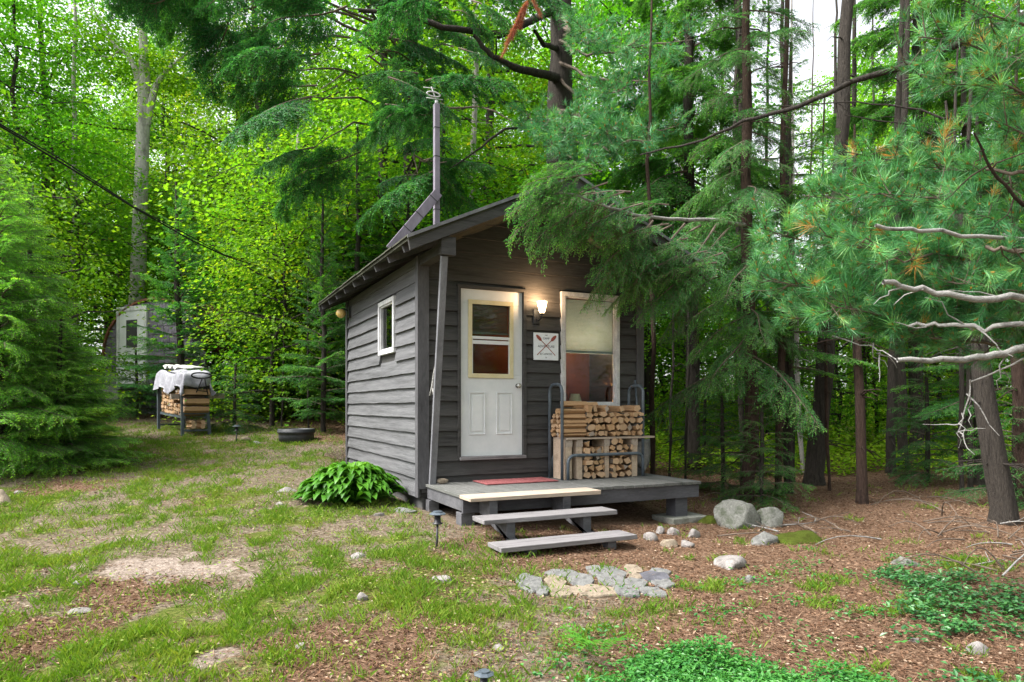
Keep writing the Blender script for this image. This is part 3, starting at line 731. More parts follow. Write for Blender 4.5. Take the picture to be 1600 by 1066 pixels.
# logs
def log_mesh(seed, L=.33, bark=True):
    """a split log of unit half width and half height"""
    rg = random.Random(seed); n = rg.choice([3, 4, 4, 4, 5, 5, 7]); a0 = rg.random()*6
    poly = []
    for k in range(n):
        a = a0+2*pi*(k+rg.uniform(-.2, .2))/n; poly.append((cos(a), sin(a)))
    lo = [min(p[i] for p in poly) for i in (0, 1)]; hi = [max(p[i] for p in poly) for i in (0, 1)]
    poly = [((p[0]-lo[0])/(hi[0]-lo[0])*2-1, (p[1]-lo[1])/(hi[1]-lo[1])*2-1) for p in poly]
    # split faces are slightly hollow or ragged
    pp = []
    for k in range(n):
        a, b = poly[k], poly[(k+1) % n]; pp.append(a); f_ = rg.uniform(.35, .65); q = rg.uniform(.93, 1.06); pp.append(((a[0]*(1-f_)+b[0]*f_)*q, (a[1]*(1-f_)+b[1]*f_)*q))
    poly = pp; mb = MB(); nn = len(poly); segs = 4; vs = []; ph = rg.random()*6
    for s_ in range(segs+1):
        y = -L/2+L*s_/segs; sc = .95+.06*sin(ph+s_*1.3)
        ty = rg.uniform(-.006, .006)
        for (px_, pz_) in poly: vs.append((px_*sc, y+(px_*.008*sin(ph) if s_ in (0, segs) else 0), pz_*sc))
    bs = rg.randrange(n)
    for k in range(nn):
        mat = 'bark' if bark and (n == 7 or k//2 == bs) else 'wood'
        mb.add([vs[s_*nn+j] for s_ in range(segs+1) for j in (k, (k+1) % nn)], [(2*s_, 2*s_+1, 2*s_+3, 2*s_+2) for s_ in range(segs)], mat)
    em = rg.choice(['woodend', 'woodend', 'woodend', 'woodgrey', 'wood'])
    for q, o_ in ((vs[:nn], 0), (vs[-nn:], 1)):
        c = tuple(sum(p[i] for p in q)/nn for i in range(3)); mb.add(list(q)+[c], [(k, (k+1) % nn, nn) if o_ == 0 else ((k+1) % nn, k, nn) for k in range(nn)], em)
    return mb.mesh('firewood_log')
LOGS = [log_mesh(100+k) for k in range(22)]; CLEAN = [log_mesh(140+k, .34, False) for k in range(6)]
GL = 'split firewood stacked in the porch rack'
def put_log(x, y, z, hw, hh, along='y', group=GL, label='split firewood log stacked with its cut end facing out on the porch', me_=None):
    o = link('firewood_log', me_ or random.choice(LOGS), None, (x, y, z))
    a = random.choice((0, pi))+random.uniform(-.3, .3)
    o.rotation_euler = (0, a, random.uniform(-.05, .05)) if along == 'y' else (0, a, pi/2+random.uniform(-.05, .05))
    o.scale = (hw, random.uniform(.9, 1.12) if along == 'y' else 1, hh)
    return tag(o, label, 'log', group)
ORD = 'first second third fourth fifth sixth seventh eighth ninth tenth eleventh twelfth thirteenth fourteenth fifteenth sixteenth seventeenth eighteenth'.split()
def bay(x0, x1, z0, prof, where, yc=-.275):
    z = z0; row = -1
    while z < z0+.5:
        h = random.uniform(.058, .092); x = x0; row += 1; k_ = 0
        while x < x1-.02:
            w__ = min(random.uniform(.055, .125), x1-x)
            if x1-x-w__ < .04: w__ = x1-x
            if z+h*.8 < prof(x+w__/2): put_log(x+w__/2, yc+random.uniform(-.04, .02), z+h/2+random.uniform(0, .008), w__/2*random.uniform(.86, 1.04), h/2*random.uniform(.85, 1.12), label='%s log from the left, %s row up, %s' % (ORD[k_], ORD[row], where)); k_ += 1
            x += w__
        z += h*.97
bay(1.985, 2.83, .518, lambda x: .875+.05*sin(x*9)+(.05 if x < 2.12 or x > 2.45 else -.03), 'upper firewood tier')
bay(1.945, 2.262, .004, lambda x: .46+.04*sin(x*14), 'left lower firewood bay')
bay(2.338, 2.672, .004, lambda x: .47+.04*sin(x*11), 'right lower firewood bay')
GE = 'firewood laid crosswise at the end of the porch rack'
ez = .518
for lay in range(6):
    h = random.uniform(.055, .07)
    for k in range(3):
        if lay == 5 and k == 2: continue
        put_log(1.83+random.uniform(-.012, .015), -.385+k*.105, ez+h/2, .05, h/2, 'x', GE, 'crosswise log at the left rack end, %s layer up, %s from front' % (ORD[lay], ORD[k]), random.choice(CLEAN))
    ez += h*.98
for x_, z_ in ((1.88, .925), (2.03, .915)): put_log(x_, -.33, z_, .05, .04, 'x', GE, 'split log laid crosswise with its long side out at the left end of the rack', random.choice(CLEAN))
# scoop behind rack
sc = thing('snow_shovel', (2.98, -.3, .0), 'round grey metal shovel standing behind the right end of the rack', 'shovel')
b_ = MB(); vs = []; fs = []
for i in range(9):
    for j in range(9):
        u = (i/8-.5)*2; v_ = j/8; wv = .13*math.sqrt(max(0, 1-(max(0, .55-v_)/.55)**2.2))*(1-.25*max(0, v_-.6))
        vs.append((3.0+u*wv, -.22-.05*(1-u*u)+.0, .05+v_*.42))
for i in range(8):
    for j in range(8): fs.append((i*9+j, (i+1)*9+j, (i+1)*9+j+1, i*9+j+1))
b_.add(vs, fs, None, True); ob = b_.part('blade', sc, 'galv'); so = ob.modifiers.new('solid', 'SOLIDIFY'); so.thickness = .004
MB().tube([(3.0, -.24, .40), (2.97, -.14, .85), (2.96, -.10, 1.25)], .014, 8).part('handle', sc, 'tube')
# ------------------------------------------------------------------ path lights
def path_light(base, label, hgt=.36, k=1.0):
    x, y, z = base
    t = thing('path_light', base, label, 'garden light', 'black solar garden lights on stakes')
    MB().tube([(x, y, z-.08), (x+.01, y, z+hgt*.62)], .011, 8).part('stake', t, 'black')
    MB().lathe((x+.01, y, z+hgt*.6), [(r_*k, z_*k) for r_, z_ in [(0, 0), (.045, .0), (.047, .01), (.03, .014), (.028, .075), (0, .075)]], 14).part('lantern', t, 'black')
    MB().lathe((x+.01, y, z+hgt*.6+.078*k), [(r_*k, z_*k) for r_, z_ in [(0, 0), (.05, 0), (.070, .004), (.078, .012), (.060, .022), (.045, .026), (.044, .036), (0, .038)]], 8, smooth=False).part('cap', t, 'tube')
    return t
path_light(gnd(682, 857), 'black garden light on a stake beside the porch corner post')
path_light(gnd(369, 692), 'black garden light on a stake near the black tub')
path_light(pos(753, 1085, 3.12) * np.array((1, 1, 0)) + np.array((0, 0, float(G(*pos(753, 1085, 3.12)[:2])))), 'black garden light at the front edge of the yard', .22, .62)
# ------------------------------------------------------------------ tub
tp_ = gnd(463, 689)
def tubobj(c):
    x, y, z = c
    mb = MB().lathe((x, y, z-.02), [(0, 0), (.315, 0), (.325, .12), (.325, .165), (.345, .17), (.35, .20), (.345, .205), (.345, .235), (.33, .25), (.30, .25), (.29, .18), (.28, .04), (0, .03)], 28)
    return mb.solo('tub', c, 'low round charcoal plastic tub on the grass behind the hosta', 'tub', 'tubgrey')
tubobj(tp_)
# ------------------------------------------------------------------ covered woodpile by the hut
d0 = 12.6
A = onground(304, 13.9); B = onground(266, 15.1)       # near end, far end of the stack
B[2] = float(G(B[0], B[1]))
ax = (B-A)[:2]; LL = np.linalg.norm(ax); ax /= LL; sd = np.array([RT[0], RT[1]])
sd = sd-ax*(sd@ax); sd /= np.linalg.norm(sd)
wr = thing('firewood_stand', tuple(A), 'blue grey ladder ended firewood stand under the grey tarp', 'rack')
def LP(a, s_, z): return (A[0]+ax[0]*a+sd[0]*s_, A[1]+ax[1]*a+sd[1]*s_, A[2]+z)
for a, nm in ((0, 'near'), (LL, 'far')):
    dz = 0 if a == 0 else B[2]-A[2]
    m1 = MB()
    for s_ in (-.26, .26): m1.bar(LP(a-.10, s_, dz), LP(a+.06, s_*.85, 1.15+dz), .055, .045, up=(ax[0], ax[1], 0))
    m1.bar(LP(a-.09, -.25, .10+dz), LP(a-.09, .25, .10+dz), .05, .04); m1.bar(LP(a-.05, -.24, .44+dz), LP(a-.05, .24, .44+dz), .04, .04)
    m1.part('end_frame', wr, 'tube')
m1 = MB().bar(LP(-.03, -.2, .36), LP(LL, -.2, .36+B[2]-A[2]), .05, .05).bar(LP(-.03, .2, .36), LP(LL, .2, .36+B[2]-A[2]), .05, .05)
m1.part('base_rail', wr, 'tube')
MB().bar(LP(.12, -.42, .78), LP(.12, .62, .80), .10, .10).solo('timber_beam', LP(.12, 0, .74), 'grey timber beam laid across the covered woodpile', 'beam', 'woodgrey')
# logs seen on the long side and the end
yawA = math.atan2(sd[1], sd[0])-pi/2
GW = 'split firewood in the covered woodpile by the hut'
for i in range(11):
    for j in range(7):
        if j == 3 and i < 4: continue
        a = .08+i*.125; z = .43+j*.076; dz = (B[2]-A[2])*a/LL
        if z > .98: continue
        p = LP(a, -.02, z+dz); o = link('firewood_log', LOGS[(i*7+j*3) % 16], None, p); o.rotation_euler = (0, random.uniform(-.2, .2), yawA+random.uniform(-.05, .05)); o.scale = (.058, 1.35, .040)
        tag(o, 'weathered split log in the covered woodpile by the hut', 'log', GW)
for j in range(4):
    for s_ in (-.09, .1):
        p = LP(-.05, s_, .17+j*.0+.085*(j % 2)); 
        if j > 1: continue
        o = link('firewood_log', LOGS[j+5], None, p); o.rotation_euler = (0, random.random(), yawA+pi/2); o.scale = (.05, .9, .05)
        tag(o, 'weathered split log in the covered woodpile by the hut', 'log', GW)
for z in (.52, .68, .86):
    o = link('firewood_log', LOGS[int(z*10) % 16], None, LP(-.115, 0, z)); o.rotation_euler = (0, 0.1, yawA); o.scale = (.08, 1.45, .075)
    tag(o, 'long grey split log across the near end of the covered woodpile', 'log', 'long logs across the near end of the woodpile')
# tarp: folded cloth over the top
nu, nv = 48, 40; vs = []; fs = []
for i in range(nu+1):
    for j in range(nv+1):
        a = -.30+(LL+.55)*i/nu; t = j/nv*2-1; s_ = t*.72
        edge = max(0, abs(s_)-.25); ee = max(0, -.17-a, a-(LL+.12))
        drop = edge*1.0+ee*1.6
        crest = 1.24+.05*sin(a*5+1)+.03*sin(s_*9+a*4)+(B[2]-A[2])*a/LL
        ss = math.copysign(min(abs(s_), .25)+edge*.12, s_)
        aa = min(max(a, -.17), LL+.12)+(-.06*min(1, ee*6) if a < 0 else .06*min(1, ee*6) if a > LL else 0)
        fold = .028*sin(a*17+s_*2)*min(1, edge*5)+.03*sin(s_*16)*min(1, ee*8)
        z = crest-min(drop, .36+.05*sin(a*6+s_*3))
        x_, y_, z_ = LP(aa-(fold if ee > 0 else 0), ss+(fold*(1 if s_ > 0 else -1)), z)
        vs.append((x_, y_, z_))
for i in range(nu):
    for j in range(nv): fs.append((i*(nv+1)+j, (i+1)*(nv+1)+j, (i+1)*(nv+1)+j+1, i*(nv+1)+j+1))
to = MB().add(vs, fs, None, True).solo('tarp', LP(0, 0, 1.1), 'crumpled pale grey tarp thrown over the woodpile', 'tarp', 'tarp')
so = to.modifiers.new('solid', 'SOLIDIFY'); so.thickness = .006
nu = 20; vs = []; fs = []
for i in range(nu+1):
    for j in range(nu+1):
        a = .25+.95*i/nu; s_ = (j/nu-.5)*.55
        vs.append(LP(a, s_, 1.33+.03*sin(a*19+s_*7)+.05*fbm(a*6, s_*6+3)+.04*fbm(a*14, s_*14)-.25*max(0, abs(s_)-.2)+(B[2]-A[2])*a/LL))
for i in range(nu):
    for j in range(nu): fs.append((i*(nu+1)+j, (i+1)*(nu+1)+j, (i+1)*(nu+1)+j+1, i*(nu+1)+j+1))
to = MB().add(vs, fs, None, True).solo('plastic_sheet', LP(.7, 0, 1.3), 'white plastic sheet crumpled on top of the grey tarp', 'sheet', 'tarpwhite')
so = to.modifiers.new('solid', 'SOLIDIFY'); so.thickness = .006
# folding seat frame hanging at the near end
hd = MB()
lp = [LP(-.30+.03*abs(sin(t)), .19*cos(t)+.04, 1.20+.055*sin(t)) for t in np.linspace(0, 2*pi, 21)]
hd.tube(lp, .016, 6, caps=False)
hd.tube([LP(-.29, .06, 1.15), LP(-.30, -.06, .86)], .013, 6).tube([LP(-.29, .10, 1.15), LP(-.30, .16, .82)], .013, 6)
hd.tube([LP(-.30, -.02, .97), LP(-.30, .12, .97)], .010, 6).tube([LP(-.30, -.04, .90), LP(-.30, .14, .88)], .010, 6)
hd.solo('hand_truck', LP(-.3, .05, .86), 'black tube handle of a small cart leaning on the tarp', 'cart', 'cable')
# ------------------------------------------------------------------ hut
HD = 18.3
hb = pos(268, 610, HD); hx = lambda px: (px-268)/FPX*HD
hb = pos(240, 612, HD)
hut = thing('hut', tuple(hb), 'grey violet shingled hut with an arched mossy roof behind the spruce', 'hut')
HA = radians(26); UH = RT*cos(HA)-FW*sin(HA); VH = FW*cos(HA)+RT*sin(HA)
hb = pos(240, 612, HD)
def HP(u, v, z): return (hb[0]+UH[0]*u+VH[0]*v, hb[1]+UH[1]*u+VH[1]*v, hb[2]+z)
def hbox(mb, u0, u1, v0, v1, z0, z1):
    return mb.add([HP(u, v, z) for u in (u0, u1) for v in (v0, v1) for z in (z0, z1)], [(0, 1, 3, 2), (4, 6, 7, 5), (0, 4, 5, 1), (2, 3, 7, 6), (0, 2, 6, 4), (1, 5, 7, 3)])
HW2 = 2.0
prof = [(HW2*cos(t), 1.0+1.45*sin(t)) for t in np.linspace(0, pi, 19)]
poly = [(-HW2, -.9), (HW2, -.9)]+[(u*.97, z-.03) for u, z in prof]
m1 = MB(); n_ = len(poly)
m1.add([HP(u, 0, z) for u, z in poly]+[HP(u, .1, z) for u, z in poly], [tuple(range(n_)), tuple(range(2*n_-1, n_-1, -1))]+[(i, (i+1) % n_, (i+1) % n_+n_, i+n_) for i in range(n_)])
# shingle courses on the front wall
for k in range(15):
    z = -.9+k*.22
    if z < 1: hw_ = HW2
    else: 
        q = (z-1.0)/1.45
        if q >= 1: break
        hw_ = HW2*math.sqrt(1-q*q)
    for c in range(18):
        u0 = -hw_+c*2*hw_/18; hbox(m1, u0+.008, u0+2*hw_/18-.004, -.02-random.random()*.01, -.002, z, z+.20)
m1.part('front_wall', hut, 'hutwall')
m1 = MB()
for v0 in (0,):
    P_ = [HP(u, -.08, z) for u, z in prof]+[HP(u, 3.4, z) for u, z in prof]
    Q_ = [HP(u*1.03, -.08, z+.05) for u, z in prof]+[HP(u*1.03, 3.4, z+.05) for u, z in prof]
    k = len(prof); m1.add(P_+Q_, [(i, i+1, i+1+k, i+k) for i in range(k-1)]+[(2*k+i, 2*k+i+k, 2*k+i+1+k, 2*k+i+1) for i in range(k-1)]+[(i, 2*k+i, 2*k+i+1, i+1) for i in range(k-1)])
m1.part('roof', hut, 'hutroof')
m1 = MB()
du = -.80
hbox(m1, du-.52, du+.52, -.06, -.025, .22, 2.2)
hd_ = m1.part('door', hut, 'white')
m1 = MB(); hbox(m1, du-.22, du+.22, -.07, -.061, 1.20, 1.95); m1.part('pane', hd_, 'black')
m1 = MB()
for u0, u1, z0, z1 in ((du-.62, du-.52, .18, 2.32), (du+.52, du+.62, .18, 2.32), (du-.52, du+.52, 2.2, 2.32)): hbox(m1, u0, u1, -.08, -.02, z0, z1)
m1.part('door_casing', hut, 'winwhite')
m1 = MB()
hbox(m1, du-.9, du+.9, -1.0, -.09, .05, .14); hbox(m1, du-.85, du-.05, -1.02, -.98, -.35, .04); hbox(m1, du+.0, du+.85, -1.02, -.98, -.35, .04)
m1.part('door_step', hut, 'tread')
# ------------------------------------------------------------------ stones
def stone_at(name, px, py, hw, hh, sz, label, cat, mat, group=None, seed=0, flat=.0, sub=3, lift=0):
    g = gnd(px, py); d = float((g[:2]-CAM[:2])@FW)
    rx = hw*d/FPX; ry = rx*hh
    return rock(name, (g[0], g[1], g[2]+lift), rx, ry, sz, seed or int(px*7+py), label, cat, mat, group, sub, flat, -YAW+.5*sin(px))
FS = [(610, 358, 52, 28, 'flag'), (745, 320, 62, 15, 'flag'), (714, 354, 38, 19, 'flagtan'), (657, 384, 30, 16, 'flag'), (740, 392, 44, 19, 'flagtan'), (822, 348, 48, 19, 'flag'),
      (925, 307, 74, 19, 'flag'), (950, 343, 54, 19, 'flag'), (1038, 299, 32, 14, 'flagtan'), (1041, 329, 28, 12, 'flagtan'), (1130, 331, 54, 19, 'flagdark'), (1150, 307, 40, 9, 'flag'),
      (1052, 358, 42, 15, 'flag'), (1162, 361, 44, 15, 'flag'), (872, 393, 92, 20, 'flagtan'), (1012, 391, 50, 19, 'flag'), (1119, 395, 50, 17, 'flag')]
for k, (a, b, c, e, mt_) in enumerate(FS):
    px, py = 600+a/2.667, 780+b/2.667
    g = gnd(px, py); d = float((g[:2]-CAM[:2])@FW)
    rx = c/2.667*d/FPX*1.06; ry = e/2.667*d*d/(FPX*1.4)*1.0
    rg_ = random.Random(60+k); n_ = rg_.choice([7, 8, 9]); ring = []
    for q in range(n_):
        a_ = 2*pi*(q+rg_.uniform(-.28, .28))/n_; c_, s_ = cos(a_), sin(a_); r_ = 1.08*rg_.uniform(.88, 1.1)/max(abs(c_)**3+abs(s_)**3, .6)**(1/3)
        ring.append((rx*r_*c_, ry*r_*s_))
    rr_ = []
    for q in range(n_):
        a_, b_ = ring[q], ring[(q+1) % n_]
        rr_ += [a_, (a_[0]*.6+b_[0]*.4+rg_.uniform(-.05, .05)*rx, a_[1]*.6+b_[1]*.4+rg_.uniform(-.05, .05)*ry)]
    P_ = []; m__ = len(rr_); mb = MB()
    for sc_, z_ in ((1.0, -.05), (1.0, .012), (.965, .021), (.70, .023), (.35, .023)):
        for u_, v_ in rr_:
            xw = g[0]+(u_*RT[0]+v_*FW[0])*sc_; yw = g[1]+(u_*RT[1]+v_*FW[1])*sc_; P_.append((xw, yw, float(G(xw, yw))+z_+.010*(fbm(xw*9, yw*9, 3)-.5)+rg_.uniform(-.0015, .0015)))
    P_.append((g[0], g[1], g[2]+.023))
    mb.add(P_, [(i_*m__+q, i_*m__+(q+1) % m__, (i_+1)*m__+(q+1) % m__, (i_+1)*m__+q) for i_ in range(4) for q in range(m__)]+[(4*m__+q, 4*m__+(q+1) % m__, 5*m__) for q in range(m__)], None, False)
    o = link('flagstone', mb.mesh('flagstone', tuple(g), mt_), None, tuple(g))
    tag(o, '%s flagstone of the paving before the steps' % ('outermost left', 'back left', 'small left tan', 'small lower left', 'front left tan', 'inner left', 'widest back', 'central', 'back tan', 'small inner tan', 'dark right', 'thin back right', 'inner right', 'outermost right', 'long front tan', 'front middle', 'front right')[k] if True else {'flag': 'grey flagstone set in the ground at the foot of the steps', 'flagtan': 'tan flagstone set in the ground at the foot of the steps', 'flagdark': 'darkest flagstone at the right end of the paving before the steps'}[mt_], 'flagstone', 'flagstones set in the ground before the steps')
stone_at('boulder', 1150, 822, 35, .8, .27, 'largest mossy grey boulder right of the porch', 'boulder', 'rockmoss', lift=.04, sub=4)
stone_at('boulder', 1203, 822, 26, .8, .17, 'mossy grey boulder touching the largest boulder on its right', 'boulder', 'rockmoss', lift=.02, sub=4)
stone_at('rock', 1194, 850, 22, .7, .12, 'lichen spotted rock in front of the boulders', 'rock', 'rock', lift=.01)
stone_at('rock', 1137, 884, 33, .9, .10, 'pale low rock poking out of the needles right of the flagstones', 'rock', 'rockpale', lift=-.01)
stone_at('mossy_mound', 1258, 846, 58, .7, .14, 'low green mossy mound behind the red needles', 'mound', 'moss', lift=-.05, sub=4)
stone_at('mossy_mound', 1112, 818, 20, .8, .10, 'small green mossy hump at the left foot of the largest boulder', 'mound', 'moss', lift=-.02, sub=4)
stone_at('rock', 1412, 884, 22, .6, .08, 'small moss topped rock alone in the red needles', 'rock', 'rockmoss')
stone_at('rock', 1172, 910, 13, .8, .06, 'small grey rock below the pale low rock', 'rock', 'rock')
for a, b, c, h, mt_, lb_ in ((510, 790, 52, .065, 'rockpale', 'pale grey rock nearest the bottom step'), (592, 735, 42, .06, 'rockpale', 'pinkish rock at the back of the rock cluster'), (705, 745, 44, .075, 'rockpale', 'upright pinkish rock in the middle of the cluster'),
                      (668, 845, 64, .06, 'flagtan', 'olive tan rock in front of the cluster'), (872, 765, 52, .075, 'rockpale', 'pale rounded rock at the right of the cluster'), (815, 845, 56, .05, 'rockpale', 'whitest flat rock at the lower right of the cluster')):
    stone_at('rock', 920+a/5.33, 690+b/5.33+6, c/5.33*1.1, .85, h, lb_+' beside the steps', 'rock', mt_, lift=.012)
for px, py, c, h, mt_, lb_ in ((690, 909, 17, .045, 'rockpale', 'pale angular stone in the grass left of the flagstones'), (559, 872, 12, .04, 'rockpale', 'small pale stone in the thin grass'), (447, 768, 17, .05, 'rockpale', 'pale stone at the left of the hosta'), (438, 789, 9, .03, 'rockpale', 'little pale stone below the hosta'),
                       (122, 957, 19, .035, 'rockpale', 'flat pale stone in the red moss at lower left'), (4, 786, 20, .15, 'flagtan', 'tan boulder cut by the left edge'), (31, 771, 9, .04, 'rockpale', 'white stone beside the tan boulder'), (565, 939, 11, .05, 'rockpale', 'pinkish stone in bare earth'),
                       (404, 906, 10, .03, 'flagtan', 'tan stone right of the sandy patch'), (470, 1014, 10, .04, 'rockpale', 'pinkish stone near the bottom edge'), (592, 806, 9, .04, 'rockpale', 'pinkish stone in front of the hosta'), (632, 800, 22, .05, 'rock', 'flat grey stone under the cabin corner'),
                       (385, 688, 8, .06, 'flagtan', 'tan stone beside the far garden light'), (400, 694, 9, .05, 'rock', 'grey stone beside the far garden light'), (1430, 1003, 9, .03, 'rockpale', 'white chip of stone in the needles at lower right'), (1528, 1022, 20, .06, 'rockpale', 'broad pale stone among the trailing leaves'), (120, 915, 12, .03, 'rockpale', 'sandy stone above the flat pale stone'), (780, 1016, 14, .03, 'rockpale', 'flat buried stone near the front garden light')):
    stone_at('stone', px, py, c, .6, h, lb_, 'stone', mt_)
# ------------------------------------------------------------------ hosta and ground plants
def archleaf(base, az, L, W, rise, rng, segs=5):
    t = np.linspace(0, 1, segs+1); d = np.array([cos(az), sin(az)])
    r = L*t*(.55+.45*(1-.3*t)); z = rise*np.sin(t*pi*.78)*1.05-.12*L*t*t
    wd = W*np.array([.06, .55, 1, .95, .6, .02])[:segs+1]
    sd = np.array([-d[1], d[0], 0])
    c = np.stack([base[0]+d[0]*r, base[1]+d[1]*r, base[2]+z], 1)
    up = np.array([0, 0, W*.22])*np.array([0, .6, 1, 1, .6, 0])[:segs+1, None]
    V = np.concatenate([c-sd*wd[:, None]/2+up, c, c+sd*wd[:, None]/2+up])
    k = segs+1; F = []
    for i in range(segs): F += [(i, i+1, i+1+k, i+k), (i+k, i+1+k, i+1+2*k, i+2*k)]
    return V, np.array(F)
def join(parts):
    Vs = []; Fs = []; A_ = []; o = 0
    for V_, F_, a_ in parts:
        Vs.append(V_); Fs.append(F_+o); A_.append(np.broadcast_to(a_, (len(F_),))); o += len(V_)
    return np.concatenate(Vs), np.concatenate(Fs), np.concatenate(A_)
def hosta(c, rad, h, n, label):
    rng = np.random.default_rng(11); ps = []
    for k in range(n):
        q = k/n; az = rng.uniform(0, 2*pi); inner = rng.random()**.6
        b = np.array([c[0]+cos(az)*rad*.62*inner, c[1]+sin(az)*rad*.62*inner*.75, c[2]+h*(.78-.62*inner**1.6)])
        V_, F_ = archleaf(b, az+rng.normal()*.5, rng.uniform(.20, .32), rng.uniform(.075, .12), rng.uniform(.03, .11), rng)
        ps.append((V_, F_, rng.random()*.6+.35*(1-inner)))
        stem = np.array([c[0]+cos(az)*.05, c[1]+sin(az)*.05, c[2]])
        Vt, Ft = nptube([(np.linspace(stem, b, 3), .006)], 3); ps.append((Vt, Ft, .5))
    V_, F_, a_ = join(ps)
    o = link('hosta', npmesh('hosta', V_-c, F_, ['hosta'], a_, smooth=True), None, tuple(c)); tag(o, label, 'plant')
hc = gnd(552, 786)
hosta(hc+np.array([0, .12, -.03]), .74, .50, 520, 'big mounded hosta with bright green leaves against the cabin side')
def inpoly(px, py, poly):
    c = np.zeros(len(px), bool); j = len(poly)-1
    for i in range(len(poly)):
        xi, yi = poly[i]; xj, yj = poly[j]
        c ^= ((yi > py) != (yj > py)) & (px < (xj-xi)*(py-yi)/(yj-yi+1e-9)+xi); j = i
    return c
def project(P):
    d = (P[:, :2]-CAM[:2])@FW; l = (P[:, :2]-CAM[:2])@RT
    return 800+l/d*FPX, Y0-(P[:, 2]-CAM[2])/d*FPX, d
def floor_pts(n, rng, poly, rag=.8):
    """random points on the forest floor inside an area outlined by corners on the ground"""
    W2 = np.array([gnd(a, b)[:2] for a, b in poly]); lo = W2.min(0); hi = W2.max(0)
    out = []
    while sum(map(len, out)) < n:
        p = rng.uniform(lo, hi, (n*2, 2)); wv = np.stack([fbm(p[:, 0]*2.6, p[:, 1]*2.6, 4)-.5, fbm(p[:, 0]*2.6+40, p[:, 1]*2.6, 4)-.5], 1)*rag
        jt = rng.normal(size=p.shape)*rag*.10
        out.append(p[inpoly(p[:, 0]+wv[:, 0]+jt[:, 0], p[:, 1]+wv[:, 1]+jt[:, 1], [tuple(q) for q in W2])])
    p = np.concatenate(out)[:n]; return np.column_stack([p, G(p[:, 0], p[:, 1])])
def cover(name, poly, n, h, size, mat, label, seed, clump=0, hv=.5, thr=None):
    rng = np.random.default_rng(seed); P = floor_pts(n, rng, poly)
    if thr is not None:
        keep = fbm(P[:, 0]*4.2+seed, P[:, 1]*4.2, 3)+.06*rng.normal(size=len(P)) > thr; P = P[keep]
    n = len(P); mound = h*(.45+.9*fbm(P[:, 0]*3+5, P[:, 1]*3, 3))
    top = rng.random(n)**hv; P[:, 2] += mound*top
    D = nrm(np.column_stack([rng.normal(size=(n, 2)), rng.uniform(-.15, .5, n)])); Nn = nrm(np.column_stack([rng.normal(size=(n, 2))*.35, np.ones(n)]))
    V_, F_ = leaves(P, D, Nn, rng.uniform(.7, 1.2, n)*size, rng.uniform(.45, .6, n)*size, .15)
    o = link(name, npmesh(name, V_, F_, [mat], np.clip(.15+.5*top+.35*rng.random(n), 0, 1))); return tag(o, label, 'plants', None, 'stuff')
cover('ground_cover', [(985, 1100), (1000, 1052), (1060, 1036), (1130, 1040), (1200, 1052), (1290, 1075), (1400, 1085), (1500, 1230), (1480, 1500), (880, 1500), (920, 1250)], 50000, .12, .032, 'vinca', 'dense patch of glossy bright green ground cover at the bottom', 31)
cover('trailing_plants', [(1400, 890), (1480, 905), (1600, 930), (1750, 950), (1700, 1300), (1480, 1300), (1490, 1066), (1420, 980)], 9000, .08, .045, 'ivy', 'dark glossy trailing plants in the lower right corner', 33, thr=.53)
cover('seedlings', [(820, 960), (1250, 860), (1600, 870), (1600, 1150), (1250, 1150), (860, 1150)], 7000, .05, .035, 'vinca', 'scattered green seedlings over the needles', 34, thr=.60)
cover('weeds', [(0, 720), (430, 700), (700, 830), (800, 960), (800, 1300), (0, 1300), (-150, 1000)], 15000, .045, .030, 'grass', 'low broad leaved weeds mixed into the thin lawn', 35, thr=.54)
# fern at the edge of the ground cover
fb = gnd(935, 1040); fp = []
rngf = np.random.default_rng(5)
for k in range(7):
    az = 2.3+k*.5+rngf.normal()*.1; L = .20+.05*rngf.random(); t = np.linspace(0.1, 1, 14)
    c = np.stack([fb[0]+cos(az)*L*t, fb[1]+sin(az)*L*t, fb[2]+.03+.16*np.sin(t*2.2)], 1)
    for s_ in (-1, 1):
        sd_ = np.array([-sin(az), cos(az), -.1])*s_+np.array([cos(az), sin(az), 0])*.4
        V_, F_ = leaves(c, np.tile(sd_, (14, 1)), np.tile([0, 0, 1.], (14, 1)), .055*np.sin(t*pi*.93)+.008, .014)
        fp.append((V_, F_, .6+.3*rngf.random()))
V_, F_, a_ = join(fp); o = link('fern', npmesh('fern', V_-fb, F_, ['hosta'], a_*.7), None, tuple(fb)); tag(o, 'small light green fern at the left edge of the ground cover', 'fern')
